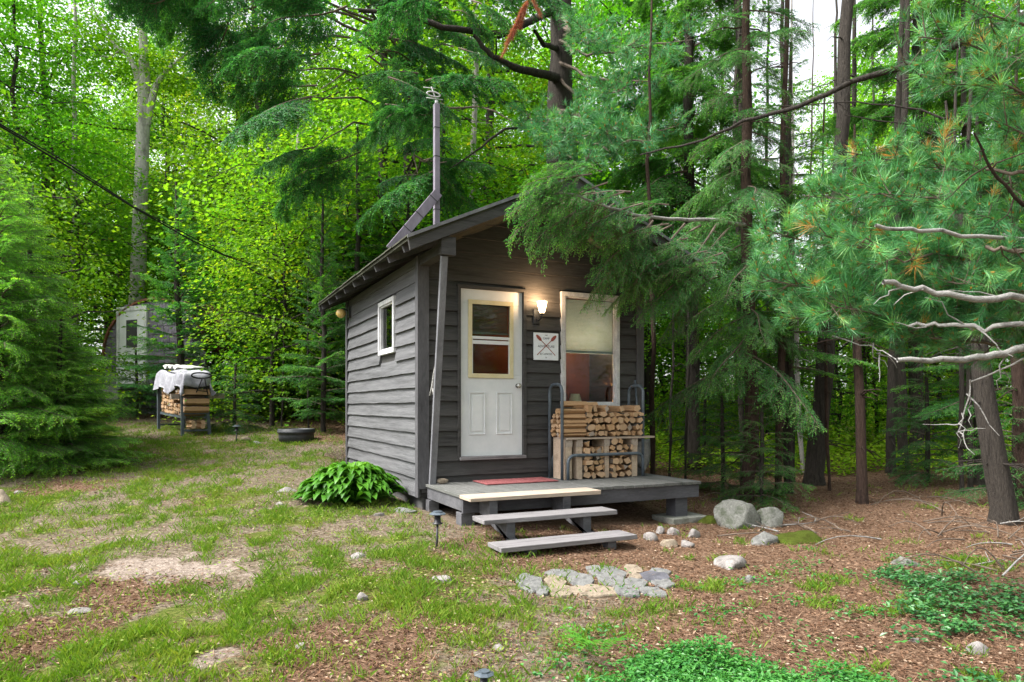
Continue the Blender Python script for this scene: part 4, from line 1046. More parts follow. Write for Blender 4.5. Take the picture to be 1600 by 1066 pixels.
# grass
def build_grass(n, seed):
    rng = np.random.default_rng(seed)
    d = 2.4+ (16-2.4)*rng.random(n)**1.25; u = rng.uniform(-.95, .75, n)
    x = CAM[0]+d*FW[0]+u*d*RT[0]; y = CAM[1]+d*FW[1]+u*d*RT[1]
    # tufts
    x += .05*rng.normal(size=n)*0; 
    g, s_, _ = masks(x, y); tuft = fbm(x*6, y*6, 3)
    keep = (rng.random(n) < g*1.25*sstep(.38, .62, tuft)+.02*(g > .05)) & ~((x > -.05) & (x < 3.15) & (y > -1.25) & (y < 3.9)) & (s_ < .35)
    x = x[keep]; y = y[keep]; n = len(x); d = d[keep]
    z = G(x, y)-.005; P = np.column_stack([x, y, z]); az = rng.uniform(0, 2*pi, n)
    h = (.022+.05*rng.random(n)**1.8)*(.7+.7*tuft[keep]); w_ = .0035*(1+d*.10)
    sd_ = np.column_stack([np.cos(az), np.sin(az), np.zeros(n)])*w_[:, None]/2
    lean = np.column_stack([rng.normal(size=n), rng.normal(size=n), np.zeros(n)])*h[:, None]*.45
    up = np.array([0, 0, 1.])*h[:, None]
    V_ = np.stack([P-sd_, P+sd_, P+up*.6+lean*.4+sd_*.7, P+up+lean], 1).reshape(-1, 3)
    F_ = np.arange(n*4).reshape(-1, 4)
    v = np.clip(.25+.5*fbm(x*1.5, y*1.5)+.35*(rng.random(n)-.4), 0, 1)
    tag(link('grass', npmesh('grass', V_, F_, ['grass'], v)), 'thin patchy lawn grass across the yard', 'grass', None, 'stuff')
build_grass(900000, 41)
def litter(n, seed, name, label, needle, lo, hi, big=1.0):
    rng = np.random.default_rng(seed)
    d = 2.4+(20-2.4)*rng.random(n)**1.3; u = rng.uniform(-.95, 1.0, n)
    x = CAM[0]+d*FW[0]+u*d*RT[0]; y = CAM[1]+d*FW[1]+u*d*RT[1]
    g, s_, nd = masks(x, y); keep = (rng.random(n) < np.clip(nd*.95+.28-g*.25-s_*.5+.25*(d > 11), .05, 1)) & ~((x > -.05) & (x < 3.15) & (y > -1.25) & (y < 4))
    x = x[keep]; y = y[keep]; n = len(x); d = d[keep]
    P = np.column_stack([x, y, G(x, y)+.004+.010*rng.random(n)])
    D = np.column_stack([rng.normal(size=(n, 2)), rng.normal(size=n)*.16]); Nn = np.column_stack([rng.normal(size=(n, 2))*.4, np.ones(n)])
    L = rng.uniform(lo, hi, n); W__ = L*(.05 if needle else .50)
    if needle: W__ = np.maximum(W__, .0022*(1+d*.12))
    V_, F_ = leaves(P, D, Nn, L, W__, .2)
    v = rng.random(n)**1.5 if not needle else rng.random(n)*.75+.1
    tag(link(name, npmesh(name, V_, F_, ['litter'], v)), label, 'litter', None, 'stuff')
litter(230000, 51, 'pine_needle_litter', 'fallen rust coloured pine needles covering the ground', True, .05, .10)
litter(170000, 52, 'leaf_litter', 'dry fallen leaves scattered over the forest floor', False, .014, .038)
# undergrowth beyond the yard
def undergrowth(n, seed):
    rng = np.random.default_rng(seed)
    d = 11+(46-11)*rng.random(n)**1.1; u = rng.uniform(-1.0, 1.0, n)
    x = CAM[0]+d*FW[0]+u*d*RT[0]; y = CAM[1]+d*FW[1]+u*d*RT[1]
    cl = fbm(x*.55, y*.55, 3); pxx = 800+u*FPX
    yard = (pxx > 130) & (pxx < 560) & (d < 15.5); yard |= (pxx > 0) & (pxx < 480) & (d < 12.9)
    edge = np.where(u > .2, 11.3, 12.9)
    keep = (cl > np.where((u > .15) & (d > 12.5), .36, .46)) & ~yard & (d > edge+4*(cl-.5)) & ~((x > -.5) & (x < 3.6) & (y > -1.5) & (y < 4.5))
    x, y, d, cl = x[keep], y[keep], d[keep], cl[keep]; n = len(x)
    P = np.column_stack([x, y, G(x, y)+np.maximum(cl-.43, .10)*3.2*rng.random(n)])
    D = np.column_stack([rng.normal(size=(n, 2)), rng.normal(size=n)*.3]); Nn = np.column_stack([rng.normal(size=(n, 2))*.4, np.ones(n)])
    s_ = rng.uniform(.05, .11, n)*(1+d*.012)
    V_, F_ = leaves(P, D, Nn, s_, s_*.6, .15)
    tag(link('undergrowth', npmesh('undergrowth', V_, F_, ['under'], rng.random(n))), 'low leafy green undergrowth under the trees', 'undergrowth', None, 'stuff')
undergrowth(330000, 61)
# ------------------------------------------------------------------ tree parts
def frame(D, up=np.array([0, 0, 1.])):
    D = D/np.linalg.norm(D); Sx = np.cross(up, D); Sx /= max(np.linalg.norm(Sx), 1e-9); U = np.cross(D, Sx); return np.stack([D, Sx, U])
def bough(rng, L, dens=1.0, tw=.009, tl=.034, droop=.22, wide=.42, weep=.5):
    """hemlock bough along +X: forking twigs with short needle strips, drooping tips"""
    nt_ = max(5, int(L*19)); P = []; D = []; sv = []; stems = []
    t = np.linspace(0, 1, 9); w1 = rng.normal()*.05; w2 = rng.normal()*.04
    main = lambda q: np.stack([L*q*(1-.06*q), L*(w1*np.sin(q*3.1)+w2*np.sin(q*7)), -droop*L*q**2+.06*L*q], -1)
    stems.append((main(t), .010*L*(1-t)+.0022))
    def twig(b, ang, l, down, depth):
        m_ = max(3, int(l/.015*dens)); r = np.linspace(0, 1, m_); bend = rng.normal()*.35-np.sign(ang)*.25
        a = ang+bend*r; dx = np.cumsum(np.cos(a))/m_*l; dy = np.cumsum(np.sin(a))/m_*l
        pts = np.stack([b[0]+dx, b[1]+dy, b[2]-down*l*r**1.7+rng.normal()*.02*l*r], -1)
        stems.append((pts[[0, m_//2, -1]], np.array([.0026, .0018, .001])))
        bright = rng.normal()*.13
        for s2 in (-1, 1):
            a2 = a+s2*radians(58)+rng.normal(size=m_)*.25
            P.append(pts+rng.normal(size=(m_, 3))*.003); D.append(np.stack([np.cos(a2), np.sin(a2), -.15-down*.8*r+rng.normal(size=m_)*.22], -1)); sv.append(r*.25+bright)
        if depth and l > .10:
            for k_ in range(int(l/.055)):
                j = rng.integers(m_//5, m_); twig(pts[j], a[j]+rng.choice((-1, 1))*rng.uniform(.5, 1.0), l*rng.uniform(.25, .5)*(1.1-.5*j/m_), down*rng.uniform(.8, 1.6), depth-1)
    for i in range(nt_):
        q = .10+.90*(i+rng.random())/nt_
        for s_ in (-1, 1):
            if rng.random() < .12: continue
            l = L*wide*(1-q)**.7*rng.uniform(.45, 1.2)*min(1, .35+q*3)+.05
            twig(main(np.array(q)), s_*radians(rng.uniform(30, 72)), l, weep*rng.uniform(.5, 1.5), 1)
    P = np.concatenate(P); D = np.concatenate(D); sv = np.concatenate(sv); n = len(P)
    Nn = nrm(np.stack([rng.normal(size=n)*.4, rng.normal(size=n)*.4, np.ones(n)], -1))
    V1, F1 = leaves(P, D, Nn, rng.uniform(.6, 1.3, n)*tl, tw, .05, .4)
    V2, F2 = nptube([stems[0]], 5)
    V3, F3 = nptube(stems[1:], 3)
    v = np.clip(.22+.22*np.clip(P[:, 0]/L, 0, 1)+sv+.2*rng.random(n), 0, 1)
    V_ = np.concatenate([V1, V2, V3]); F_ = np.concatenate([F1, F2+len(V1), F3+len(V1)+len(V2)])
    return V_, F_, np.concatenate([v, np.zeros(len(F2)+len(F3))]), np.concatenate([np.zeros(len(F1), int), np.ones(len(F2)+len(F3), int)]), L
class Acc:
    def __init__(s): s.V = []; s.F = []; s.a = []; s.m = []; s.n = 0
    def put(s, proto, base, D, scale=1, up=np.array([0, 0, 1.]), dv=0, mat3=None):
        V_, F_, a_, m_, _ = proto; Rm = mat3 if mat3 is not None else frame(np.asarray(D, float), up)
        s.V.append((V_*scale)@Rm+base); s.F.append(F_+s.n); s.a.append(np.clip(a_+dv, 0, 1)); s.m.append(m_); s.n += len(V_)
    def raw(s, V_, F_, a_, m_):
        s.V.append(V_); s.F.append(F_+s.n); s.a.append(np.broadcast_to(a_, (len(F_),))); s.m.append(np.full(len(F_), m_)); s.n += len(V_)
    def mesh(s, name, mats, off=(0, 0, 0)):
        return npmesh(name, np.concatenate(s.V)-np.array(off), np.concatenate(s.F), mats, np.concatenate(s.a), np.concatenate(s.m))
rngb = np.random.default_rng(70)
BO = [bough(rngb, L, .62, .017, .055) for L in (.6, .6, 1.1, 1.1, 1.7, 1.7, 2.5)]
BF = [bough(rngb, L, 1.0, .008, .030) for L in (.4, .4, .8, .8, 1.3, 1.3)]
BD = [bough(rngb, L, 1.0, .008, .030, droop=.5, wide=.5, weep=1.1) for L in (.45, .45, .8, .8)]
BS = [bough(rngb, L, .9, .010, .034, droop=.10, wide=.38, weep=.2) for L in (.5, .9, .9, 1.4)]
print('bough faces', [len(b[1]) for b in BO+BF+BD+BS])
def pick(B, L, rng):
    c = sorted(B, key=lambda b: abs(math.log(b[4]/L)))[:2]; return c[rng.integers(2)]
def hemlock(seed, H, z0, Rr, nb, B, pitch=(.35, -.25), pw=.85, bare=0):
    rng = np.random.default_rng(seed); A_ = Acc()
    for k in range(nb):
        q = (k+rng.random())/nb; z = z0+(H-z0)*q**.92
        L = max(.22, Rr*(1-q)**pw*rng.uniform(.65, 1.15)+.12)
        az = k*2.399+rng.normal()*.3; e = pitch[1]+(pitch[0]-pitch[1])*q+rng.normal()*.10
        D = np.array([cos(az)*cos(e), sin(az)*cos(e), sin(e)])
        b = pick(B, L, rng); up = nrm(np.array([rng.normal()*.15, rng.normal()*.15, 1.]))
        A_.put(b, np.array([0, 0, z]), D, L/b[4], up, rng.normal()*.10)
    return A_
def trunkmesh(H, r0, lean=(0, 0), seed=0, r1=.02, n=10, flare=1.5, name='trunk', mat='trunk', stubs=0):
    rng = np.random.default_rng(seed); k = max(8, int(H*1.6)); t = np.linspace(0, 1, k)
    wob = np.cumsum(rng.normal(size=(k, 2))*.035*H/k, 0); wob -= wob[0]
    pts = np.column_stack([lean[0]*t*H+wob[:, 0], lean[1]*t*H+wob[:, 1], t*H-.25*(t == 0)])
    rad = (r0*(1-t)**.75+r1)*(1+rng.normal(size=k)*.05); rad[0] *= flare; pts2 = np.insert(pts, 1, [pts[0]*.0+np.array([0, 0, .18])], 0); rad2 = np.insert(rad, 1, r0*1.08)
    paths = [(pts2, rad2)]
    for s_ in range(stubs):
        q = rng.uniform(.06, .75); i = min(int(q*k), k-1); az = rng.uniform(0, 2*pi); l = rng.uniform(.15, .8)*(1 if r0 > .06 else .5)
        e = rng.uniform(-.3, .3); tt = np.linspace(0, 1, 5)
        d_ = np.array([cos(az)*cos(e), sin(az)*cos(e), sin(e)]); p = pts[i]+d_*l*tt[:, None]+np.array([0, 0, -.25])*l*(tt**2)[:, None]+rng.normal(size=(5, 3))*.012
        paths.append((p, .010*(1-tt)+.003))
    V_, F_ = nptube(paths, n); me_ = npmesh(name, V_, F_, [mat], smooth=True); return me_
def tree(name, p, trunk, crown, label, cat='tree', group=None, rot=0, scale=1, tint=(1, 1, 1), branches=()):
    t = thing(name, tuple(p), label, cat, group); t.rotation_euler = (0, 0, rot); t.scale = (scale,)*3 if not hasattr(scale, '__len__') else scale
    if trunk: link('trunk', trunk, t)
    if crown:
        c = link('crown', crown, t); c.color = (*tint, 1)
    return t
# maple crowns
def maple(seed, H, zc, Rr, nspray, nl, leaf=.11):
    rng = np.random.default_rng(seed); A_ = Acc(); paths = []
    t = np.linspace(0, 1, 12); wob = np.cumsum(rng.normal(size=(12, 2))*.12, 0); wob -= wob[0]
    tr_ = np.column_stack([wob*t[:, None], t*H*.93]); paths.append((tr_, .16*(H/16)*(1-t)**.8+.015))
    P = []; D = []; vv = []
    nb = 26
    for k in range(nb):
        q = (k+rng.random())/nb; z = zc+(H*.9-zc)*q; b = np.array([np.interp(z, tr_[:, 2], tr_[:, 0]), np.interp(z, tr_[:, 2], tr_[:, 1]), z])
        az = k*2.4+rng.normal()*.4; e = rng.uniform(.05, .7)*(.4+.8*q); L = Rr*(.55+.75*math.sin(pi*min(1, .18+q*.8)))*rng.uniform(.6, 1.1)
        d_ = np.array([cos(az)*cos(e), sin(az)*cos(e), sin(e)]); s_ = np.linspace(0, 1, 6)
        pts = b+d_*L*s_[:, None]+np.array([0, 0, -.18*L])*(s_**2)[:, None]+rng.normal(size=(6, 3))*.05*s_[:, None]
        paths.append((pts, .045*(1-s_)*(1-q*.6)+.006))
        for j in range(nspray//nb):
            r = rng.uniform(.25, 1.0); c = b+d_*L*r+np.array([0, 0, -.18*L*r*r]); off = rng.normal(size=3)*np.array([.5, .5, .28])*(.4+.7*r)*Rr/3.2; c2 = c+off
            paths.append((np.linspace(c, c2, 3), .007)) if rng.random() < .35 else None
            m_ = int(nl*rng.uniform(.6, 1.4)); sr = rng.uniform(.3, .62)
            q2 = rng.normal(size=(m_, 3))*np.array([sr, sr, sr*.22]); tilt = rng.normal(size=2)*.35
            q2[:, 2] += q2[:, 0]*tilt[0]+q2[:, 1]*tilt[1]-.25*(q2[:, 0]**2+q2[:, 1]**2)/sr
            P.append(c2+q2); D.append(np.column_stack([q2[:, :2]+rng.normal(size=(m_, 2))*.25, -.25+rng.normal(size=m_)*.2])); vv.append(np.clip(rng.normal(.40, .19)+rng.normal(size=m_)*.06, 0, 1))
    P = np.concatenate(P); D = np.concatenate(D); vv = np.concatenate(vv); n = len(P)
    Nn = nrm(np.column_stack([rng.normal(size=(n, 2))*.5, np.ones(n)]))
    ls = rng.uniform(.75, 1.25, n)*leaf
    V1, F1 = leaves(P, D, Nn, ls, ls*.8, .12)
    V2, F2 = nptube(paths, 6)
    return npmesh('maple_crown', V1, F1, ['maple'], vv), npmesh('maple_trunk', V2, F2, ['trunk'], smooth=True)
MP = [maple(200+k, 16, zc, 3.3, 330, 62) for k, zc in enumerate((2.6, 4.5, 3.4))]
MS = [maple(230+k, 5.5, .7, 1.5, 130, 50, .085) for k in range(2)]
def hemkit(*a, mats=('hemlock', 'twig'), **k):
    A_ = hemlock(*a, **k); return A_.mesh('hemlock_crown', mats)
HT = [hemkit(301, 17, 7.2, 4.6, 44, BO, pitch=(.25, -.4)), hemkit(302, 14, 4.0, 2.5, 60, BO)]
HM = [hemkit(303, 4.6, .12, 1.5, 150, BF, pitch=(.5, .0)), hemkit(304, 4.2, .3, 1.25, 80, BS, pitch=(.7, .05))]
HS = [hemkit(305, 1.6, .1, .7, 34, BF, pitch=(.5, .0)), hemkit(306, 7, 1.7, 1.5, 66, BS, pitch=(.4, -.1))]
TT = [trunkmesh(15, .17, seed=1, stubs=22), trunkmesh(13.5, .12, seed=2, stubs=26)]
TM = trunkmesh(4.3, .05, seed=3, stubs=0); TSm = trunkmesh(1.5, .018, seed=4); T7 = trunkmesh(6.8, .07, seed=5, stubs=8)
rt = np.random.default_rng(90)
# backdrop woods
def beside(px):
    for lim, t_ in ((0, 'beyond the left edge'), (110, 'above the bushy hemlock at the left edge'), (200, 'left of the pale forked trunk'), (280, 'over the hut door'), (370, 'over the covered woodpile'), (450, 'left of the tub'), (540, 'over the tub'), (620, 'over the long eave'), (700, 'behind the mast'), (780, 'just right of the mast'), (860, 'over the left roof slope'), (940, 'behind the roof ridge'), (1040, 'over the right roof slope'), (1140, 'beside the right cabin corner'), (1240, 'over the mossy boulders'), (1330, 'behind the thick curved trunk'), (1430, 'behind the straight red brown trunk'), (1530, 'behind the pale bare limbs'), (1600, 'near the right edge')):
        if px < lim: return t_
    return 'beyond the right edge'
ROWN = ('nearest', 'second', 'third', 'fourth', 'fifth', 'farthest')
k = 0
GAP = [(1190, 1290)]
for row, (d, step) in enumerate(((18.5, 3.4), (23.5, 3.6), (30, 4.0), (38, 4.6), (48, 5.5), (62, 6.5))):
    l = -.95*d
    while l < .95*d:
        dd_ = d+rt.uniform(-1.8, 1.8); ll = l+rt.uniform(-1.0, 1.0); px = 800+ll/dd_*FPX; l += step*(.68 if row > 2 and px < 1150 else 1)
        if (row < 4 and abs(px-1222) < 45+1150/dd_) or abs(px-1060) < 10: continue
        if row < 2 and 80 < px < 460 and dd_ < 21.5: continue
        if dd_ < 27 and 90 < px < 350: continue
        thin = px > 1020
        if thin and row < 5 and rt.random() < (.42 if px < 1330 else .15): continue
        if 700 < px < 1000 and row < 1: continue
        if any(a < px < b for a, b in GAP) and row < 4: continue
        p = onground(px, dd_); i = int(rt.integers(3)); sc_ = rt.uniform(.85, 1.3)
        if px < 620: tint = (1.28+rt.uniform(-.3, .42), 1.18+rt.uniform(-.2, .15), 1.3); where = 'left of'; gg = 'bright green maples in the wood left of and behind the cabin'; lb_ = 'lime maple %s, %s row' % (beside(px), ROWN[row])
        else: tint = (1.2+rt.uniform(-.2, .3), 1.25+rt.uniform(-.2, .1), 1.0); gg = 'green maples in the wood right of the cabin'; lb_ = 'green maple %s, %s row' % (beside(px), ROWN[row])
        tree('maple_tree', p-np.array([0, 0, .1]), MP[i][1], MP[i][0], lb_, 'tree', gg, rt.uniform(0, 6.3), sc_, tint); k += 1
# young maples and hemlocks that fill the middle band
for px, d, sc_, kind in ((1075, 15.5, .7, 'm'), (1130, 17, .8, 'm'), (1200, 16, .65, 'm'), (1255, 18, .8, 'm'), (1310, 15.5, .7, 'm'), (1370, 17, .8, 'm'), (1460, 16, .8, 'm'), (1550, 15, .8, 'm'), (1035, 19, .9, 'm'), (1180, 20, .9, 'm'), (1420, 20, .9, 'm'), (425, 15.6, .9, 'm'), (470, 17.2, 1.0, 'm'), (500, 17.5, 1.3, 'm'), (545, 20, 1.6, 'm'), (620, 20, 1.7, 'm'), (430, 20.5, 1.7, 'm'), (60, 16, 1.1, 'm'), (100, 20, 1.3, 'm'), (275, 25, 1.5, 'm'), (335, 23.5, 1.5, 'm'), (165, 25, 1.5, 'm'), (430, 17.5, 1.1, 'm'), (455, 18.5, 1.3, 'm'), (520, 17, 1.3, 'm'), (580, 18, 1.4, 'm'), (655, 17, 1.3, 'm'), (375, 24, 1.5, 'm'), (300, 26, 1.5, 'm'), (480, 23, 1.5, 'm'),
                         (720, 18, 1.3, 'm'), (800, 19, 1.4, 'm'), (960, 19, 1.4, 'm'), (1040, 24, 1.1, 'm'), (1110, 27, 1.2, 'm'), (1180, 24, 1.1, 'm'), (1330, 26, 1.2, 'm'), (1420, 22, 1.1, 'm'), (1500, 24, 1.2, 'm'), (1580, 20, 1.1, 'm'), (1230, 30, 1.2, 'm'), (1380, 30, 1.4, 'm'), (1480, 32, 1.3, 'm'), (1700, 22, 1.4, 'm'), (-80, 17, 1.5, 'm'), (-200, 19, 1.6, 'm')):
    p = onground(px, d); i = int(rt.integers(2)); lf = px < 680
    tree('young_maple', p-np.array([0, 0, .05]), MS[i][1], MS[i][0], '%s young maple %s' % ('low bright' if d < 17 else 'leafy' if d < 19.5 else 'tall' if d < 22.5 else 'far', beside(px)), 'tree', 'young maples left of the cabin' if lf else 'young maples right of the cabin', rt.uniform(0, 6.3), sc_, (1.25+rt.uniform(-.3, .4), 1.15, 1.2))
def hem(px, d, crown, trunk, label, sc_=1, tint=(1, 1, 1), rot=None, name='hemlock_tree', group=None):
    p = onground(px, d); return tree(name, p-np.array([0, 0, .03]), trunk, crown, label, 'tree', group, rt.uniform(0, 6.3) if rot is None else rot, sc_, tint)
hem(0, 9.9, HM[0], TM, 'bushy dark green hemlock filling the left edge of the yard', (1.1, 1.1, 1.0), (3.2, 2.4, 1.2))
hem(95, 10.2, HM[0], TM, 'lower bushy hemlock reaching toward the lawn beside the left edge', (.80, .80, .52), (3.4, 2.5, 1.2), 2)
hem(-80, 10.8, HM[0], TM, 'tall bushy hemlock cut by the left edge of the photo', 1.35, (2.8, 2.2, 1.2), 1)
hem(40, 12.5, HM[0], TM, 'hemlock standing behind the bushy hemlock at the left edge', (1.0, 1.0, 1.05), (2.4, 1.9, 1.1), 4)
hem(282, 16.9, HM[1], TM, 'young blue green spruce between the hut and the covered woodpile', (1.3, 1.3, 1.36), (1.5, 1.55, 1.4), name='spruce_tree')
hem(405, 16.8, HM[1], TM, 'young spruce standing between the woodpile and the tub at the wood edge', (1.1, 1.1, .95), (1.5, 1.5, 1.3), 2, name='spruce_tree')
hem(460, 17.0, HM[1], TM, 'young spruce behind the tub under the maples', (1.1, 1.1, 1.1), (1.4, 1.4, 1.2), 3, name='spruce_tree')
hem(214, 17.2, HS[0], TSm, 'little spruce in front of the hut door', 1.15, (1.4, 1.4, 1.1), 2, name='spruce_tree')
hem(366, 14.6, HS[0], TSm, 'small round spruce right of the covered woodpile', 1.0, (.9, 1, .9), name='spruce_tree')
hem(505, 14.2, HM[1], TM, 'dark spruce beside the far corner of the cabin', (.9, .9, 1.15), (1.2, 1.2, 1), name='spruce_tree')
hem(560, 15.5, HS[1], T7, 'dark hemlock behind the eave of the cabin', 1.0, (1.2, 1.2, 1))
hem(415, 19.0, HS[1], T7, 'slim hemlock in the wood between the hut and the cabin', 1.0, (.85, .95, .8))
hem(20, 18.0, HS[1], T7, 'slim hemlock in the wood at the far left', 1.1, (.9, 1, .9))
hb_ = onground(640, 16.5); hang = thing('hemlock_tree', tuple(hb_), 'tall hemlock behind the mast whose dark sprays hang across the top left of the picture', 'tree')
link('trunk', trunkmesh(17, .16, (0, 0), 171, stubs=10), hang)
A_ = Acc(); rh = np.random.default_rng(172)
for k_ in range(74):
    px = rh.uniform(190, 880); py = -60+(110 if px < 330 else 360)*rh.random()**1.25*(1-.25*abs(px-560)/400); d = rh.uniform(10.8, 14)
    s_ = -1 if px < 640 else 1; e = rh.uniform(-.55, .0); a0 = math.atan2(RT[1]*s_, RT[0]*s_)+rh.normal()*.45
    D = np.array([cos(a0)*cos(e), sin(a0)*cos(e), sin(e)]); L = rh.uniform(.9, 1.9); b = pick(BO, L, rh)
    p_ = pos(px-s_*L*40, py-10, d); A_.put(b, p_-hb_, D, L/b[4], nrm(np.array([rh.normal()*.3, rh.normal()*.3, 1.])), rh.normal()*.1)
    if k_ % 2 == 0:
        q0 = np.array([0, 0, min(p_[2]-hb_[2]+1.2, 16)]); tt = np.linspace(0, 1, 9); pth = q0+(p_-hb_-q0)*tt[:, None]+np.array([0, 0, .5])*np.sin(tt*pi)[:, None]+rh.normal(size=(9, 3))*.04
        V_, F_ = nptube([(pth, .035*(1-tt)+.008)], 5); A_.raw(V_, F_, 0, 1)
c = link('crown', A_.mesh('crown', ['hemlock', 'twig']), hang); c.color = (.85, 1.0, 1.15, 1)
hem(1085, 13.0, HT[1], TT[1], 'tall hemlock close behind the right corner of the cabin', 1.0, (1.6, 1.4, 1), 3)
hem(1430, 14.5, HT[1], TT[1], 'tall hemlock deep in the wood at the right behind the pine', 1.1, (1.5, 1.35, 1), 1)
hem(1010, 17, HT[1], TT[1], 'tall hemlock far behind the cabin ridge', 1.1, (1, 1.1, .9), 5)
hem(1130, 10.2, HS[0], TSm, 'knee high hemlock seedling right of the porch', 1.0, (1, 1.1, .8))
hem(1190, 9.4, HS[0], TSm, 'low feathery hemlock seedling behind the mossy boulders', .95, (.9, 1.1, .7), 2)
hem(1100, 14.0, HS[0], TSm, 'little hemlock seedling under the trees behind the porch', 1.1, (1, 1.1, .8))
hem(1450, 11.5, HS[0], TSm, 'low blue green hemlock seedling at right under the pine', 1.2, (.8, 1.1, 1.0), 1)
hem(1585, 9.2, HS[0], TSm, 'low hemlock seedling beside the leaning trunk at the right edge', 1.2, (.9, 1.1, .9), 4)
# ------------------------------------------------------------------ single trunks
def pole_tree(name, pb, ptop, d, wpx, label, mat='trunk', top=9, cat='tree', group=None, stubs=16, crown=None, tint=(1, 1, 1), csc=1, n=10, ground=True):
    """a trunk standing at photo column pb, leaning toward column ptop at the top of the picture"""
    p = onground(pb, d); ht = Y0/FPX*d+CAM[2]-p[2]
    dx = (ptop-pb)/FPX*d/ht; lean = (RT[0]*dx, RT[1]*dx)
    t = thing(name, tuple(p), label, cat, group)
    link('trunk', trunkmesh(top, max(.015, wpx/FPX*d/2*.88-.012), lean, seed=int(pb), mat=mat, stubs=stubs, r1=.012, n=n), t)
    if crown is not None:
        c = link('crown', crown, t, (lean[0]*top*.5, lean[1]*top*.5, 0)); c.color = (*tint, 1); c.scale = (csc,)*3; c.rotation_euler = (0, 0, pb % 6)
    return t
pole_tree('tree_trunk', 1020, 1034, 10.8, 11, 'thin dark leaning trunk just right of the cabin corner', 'trunkred', 8, stubs=4)
pole_tree('tree_trunk', 1064, 1068, 20, 27, 'pale grey trunk seen between the thin stems right of the porch', 'trunkgrey', 13, stubs=3)
pole_tree('sapling', 1046, 1049, 12, 5, 'thin straight sapling left of the pale grey trunk', top=4.5, stubs=10)
pole_tree('sapling', 1071, 1068, 11.2, 6, 'thin crooked sapling in front of the pale grey trunk', top=4.5, stubs=10)
pole_tree('hemlock_tree', 1160, 1158, 11.6, 10, 'slender trunk left of the pair of dark hemlock trunks', top=11)
pole_tree('hemlock_tree', 1178, 1160, 12.2, 24, 'broad dark hemlock trunk behind the mossy boulders', top=14, stubs=24)
pole_tree('hemlock_tree', 1216, 1222, 9.9, 14, 'dark hemlock trunk with bare twigs right of the mossy boulders', 'trunkred', 11, stubs=30)
pole_tree('hemlock_tree', 1238, 1228, 11.5, 10, 'slim straight trunk left of the thick curved trunk', top=10, stubs=12)
pole_tree('hemlock_tree', 1254, 1240, 12.5, 9, 'slim pale twisted trunk against the thick curved trunk', 'trunkgrey', 9)
pole_tree('hemlock_tree', 1272, 1318, 11.2, 33, 'thick curved hemlock trunk rising through the pine boughs', 'trunk', 15, stubs=24, n=14)
pole_tree('sapling', 1296, 1300, 10.5, 7, 'thin red brown sapling right of the thick curved trunk', 'trunkred', 6)
pole_tree('hemlock_tree', 1347, 1344, 9.4, 20, 'straight red brown trunk standing on spread roots in the needles', 'trunkred', 5.2, stubs=26)
pole_tree('hemlock_tree', 1392, 1392, 12.5, 17, 'dark trunk hung with drooping twigs under the pine', top=12, stubs=40)
pole_tree('hemlock_tree', 1412, 1405, 13, 18, 'mossy based dark trunk beside the one with drooping twigs', top=12, stubs=30)
pole_tree('hemlock_tree', 1568, 1450, 8.1, 42, 'heavy dark trunk leaning left near the right edge', 'trunk', 5.0, stubs=50, n=14)
pole_tree('hemlock_tree', 1604, 1560, 9.0, 26, 'dark trunk cut by the right edge of the photo', 'trunkred', 5.5, stubs=30)
pole_tree('sapling', 1503, 1500, 10.5, 9, 'slim dark stem left of the heavy leaning trunk', top=7, stubs=20)
pole_tree('sapling', 1516, 1524, 10.8, 10, 'slim dark stem pressed against the heavy leaning trunk', top=9, stubs=20)
pole_tree('hemlock_tree', 1345, 1339, 16, 13, 'slim trunk high up right of the thick curved trunk', top=14, stubs=30)
pole_tree('hemlock_tree', 1405, 1413, 17, 11, 'slim trunk in the upper right with fine dead branches', top=14, stubs=40)
pole_tree('hemlock_tree', 1512, 1508, 13.5, 14, 'left one of two dark trunks in the upper right corner', top=13, stubs=40)
pole_tree('hemlock_tree', 1535, 1532, 14.2, 14, 'right one of two dark trunks in the upper right corner', top=13, stubs=40)
pole_tree('hemlock_tree', 1226, 1222, 15.5, 11, 'slim bare trunk standing against the open sky', top=14, stubs=50)
pole_tree('hemlock_tree', 1198, 1193, 17, 8, 'thinnest bare trunk standing against the open sky', top=13, stubs=40)
pole_tree('maple_tree', 118, 116, 22, 12, 'slim grey trunk in the far left of the wood', 'trunkgrey', 17, stubs=6)
pole_tree('broken_snag', 92, 88, 20, 13, 'broken off dead snag beside the slim grey trunk', 'trunkred', 8.2, stubs=2)
pole_tree('maple_tree', 460, 457, 20.5, 23, 'mottled grey trunk at the edge of the wood behind the tub', 'trunkgrey', 9, stubs=4)
pole_tree('maple_tree', 735, 742, 19, 16, 'grey brown trunk behind the mast at the roof line', 'trunkgrey', 16, stubs=14)
pole_tree('maple_tree', 690, 688, 17, 11, 'dark slim trunk just behind the mast', 'trunk', 14, stubs=14)
pole_tree('sapling', 440, 441, 15.5, 4, 'thin sapling stem left of the dark spruce', top=4, stubs=8)
pole_tree('sapling', 482, 486, 15, 4, 'thin bare stem touching the dark spruce', top=4, stubs=8)
for px, d in ((1300, 21), (1370, 24), (1450, 20), (1585, 16), (1125, 19), (1150, 23), (1265, 26), (1330, 30), (970, 22), (1485, 27), (1555, 24)):
    pole_tree('tree_trunk', px, px+rt.uniform(-12, 12), d, rt.uniform(6, 13)*14/d*1.3, 'slim dark far trunk in the wood %s' % beside(px), ['trunk', 'trunkred'][px % 2], 16, group='slim far trunks right of the cabin', stubs=20)
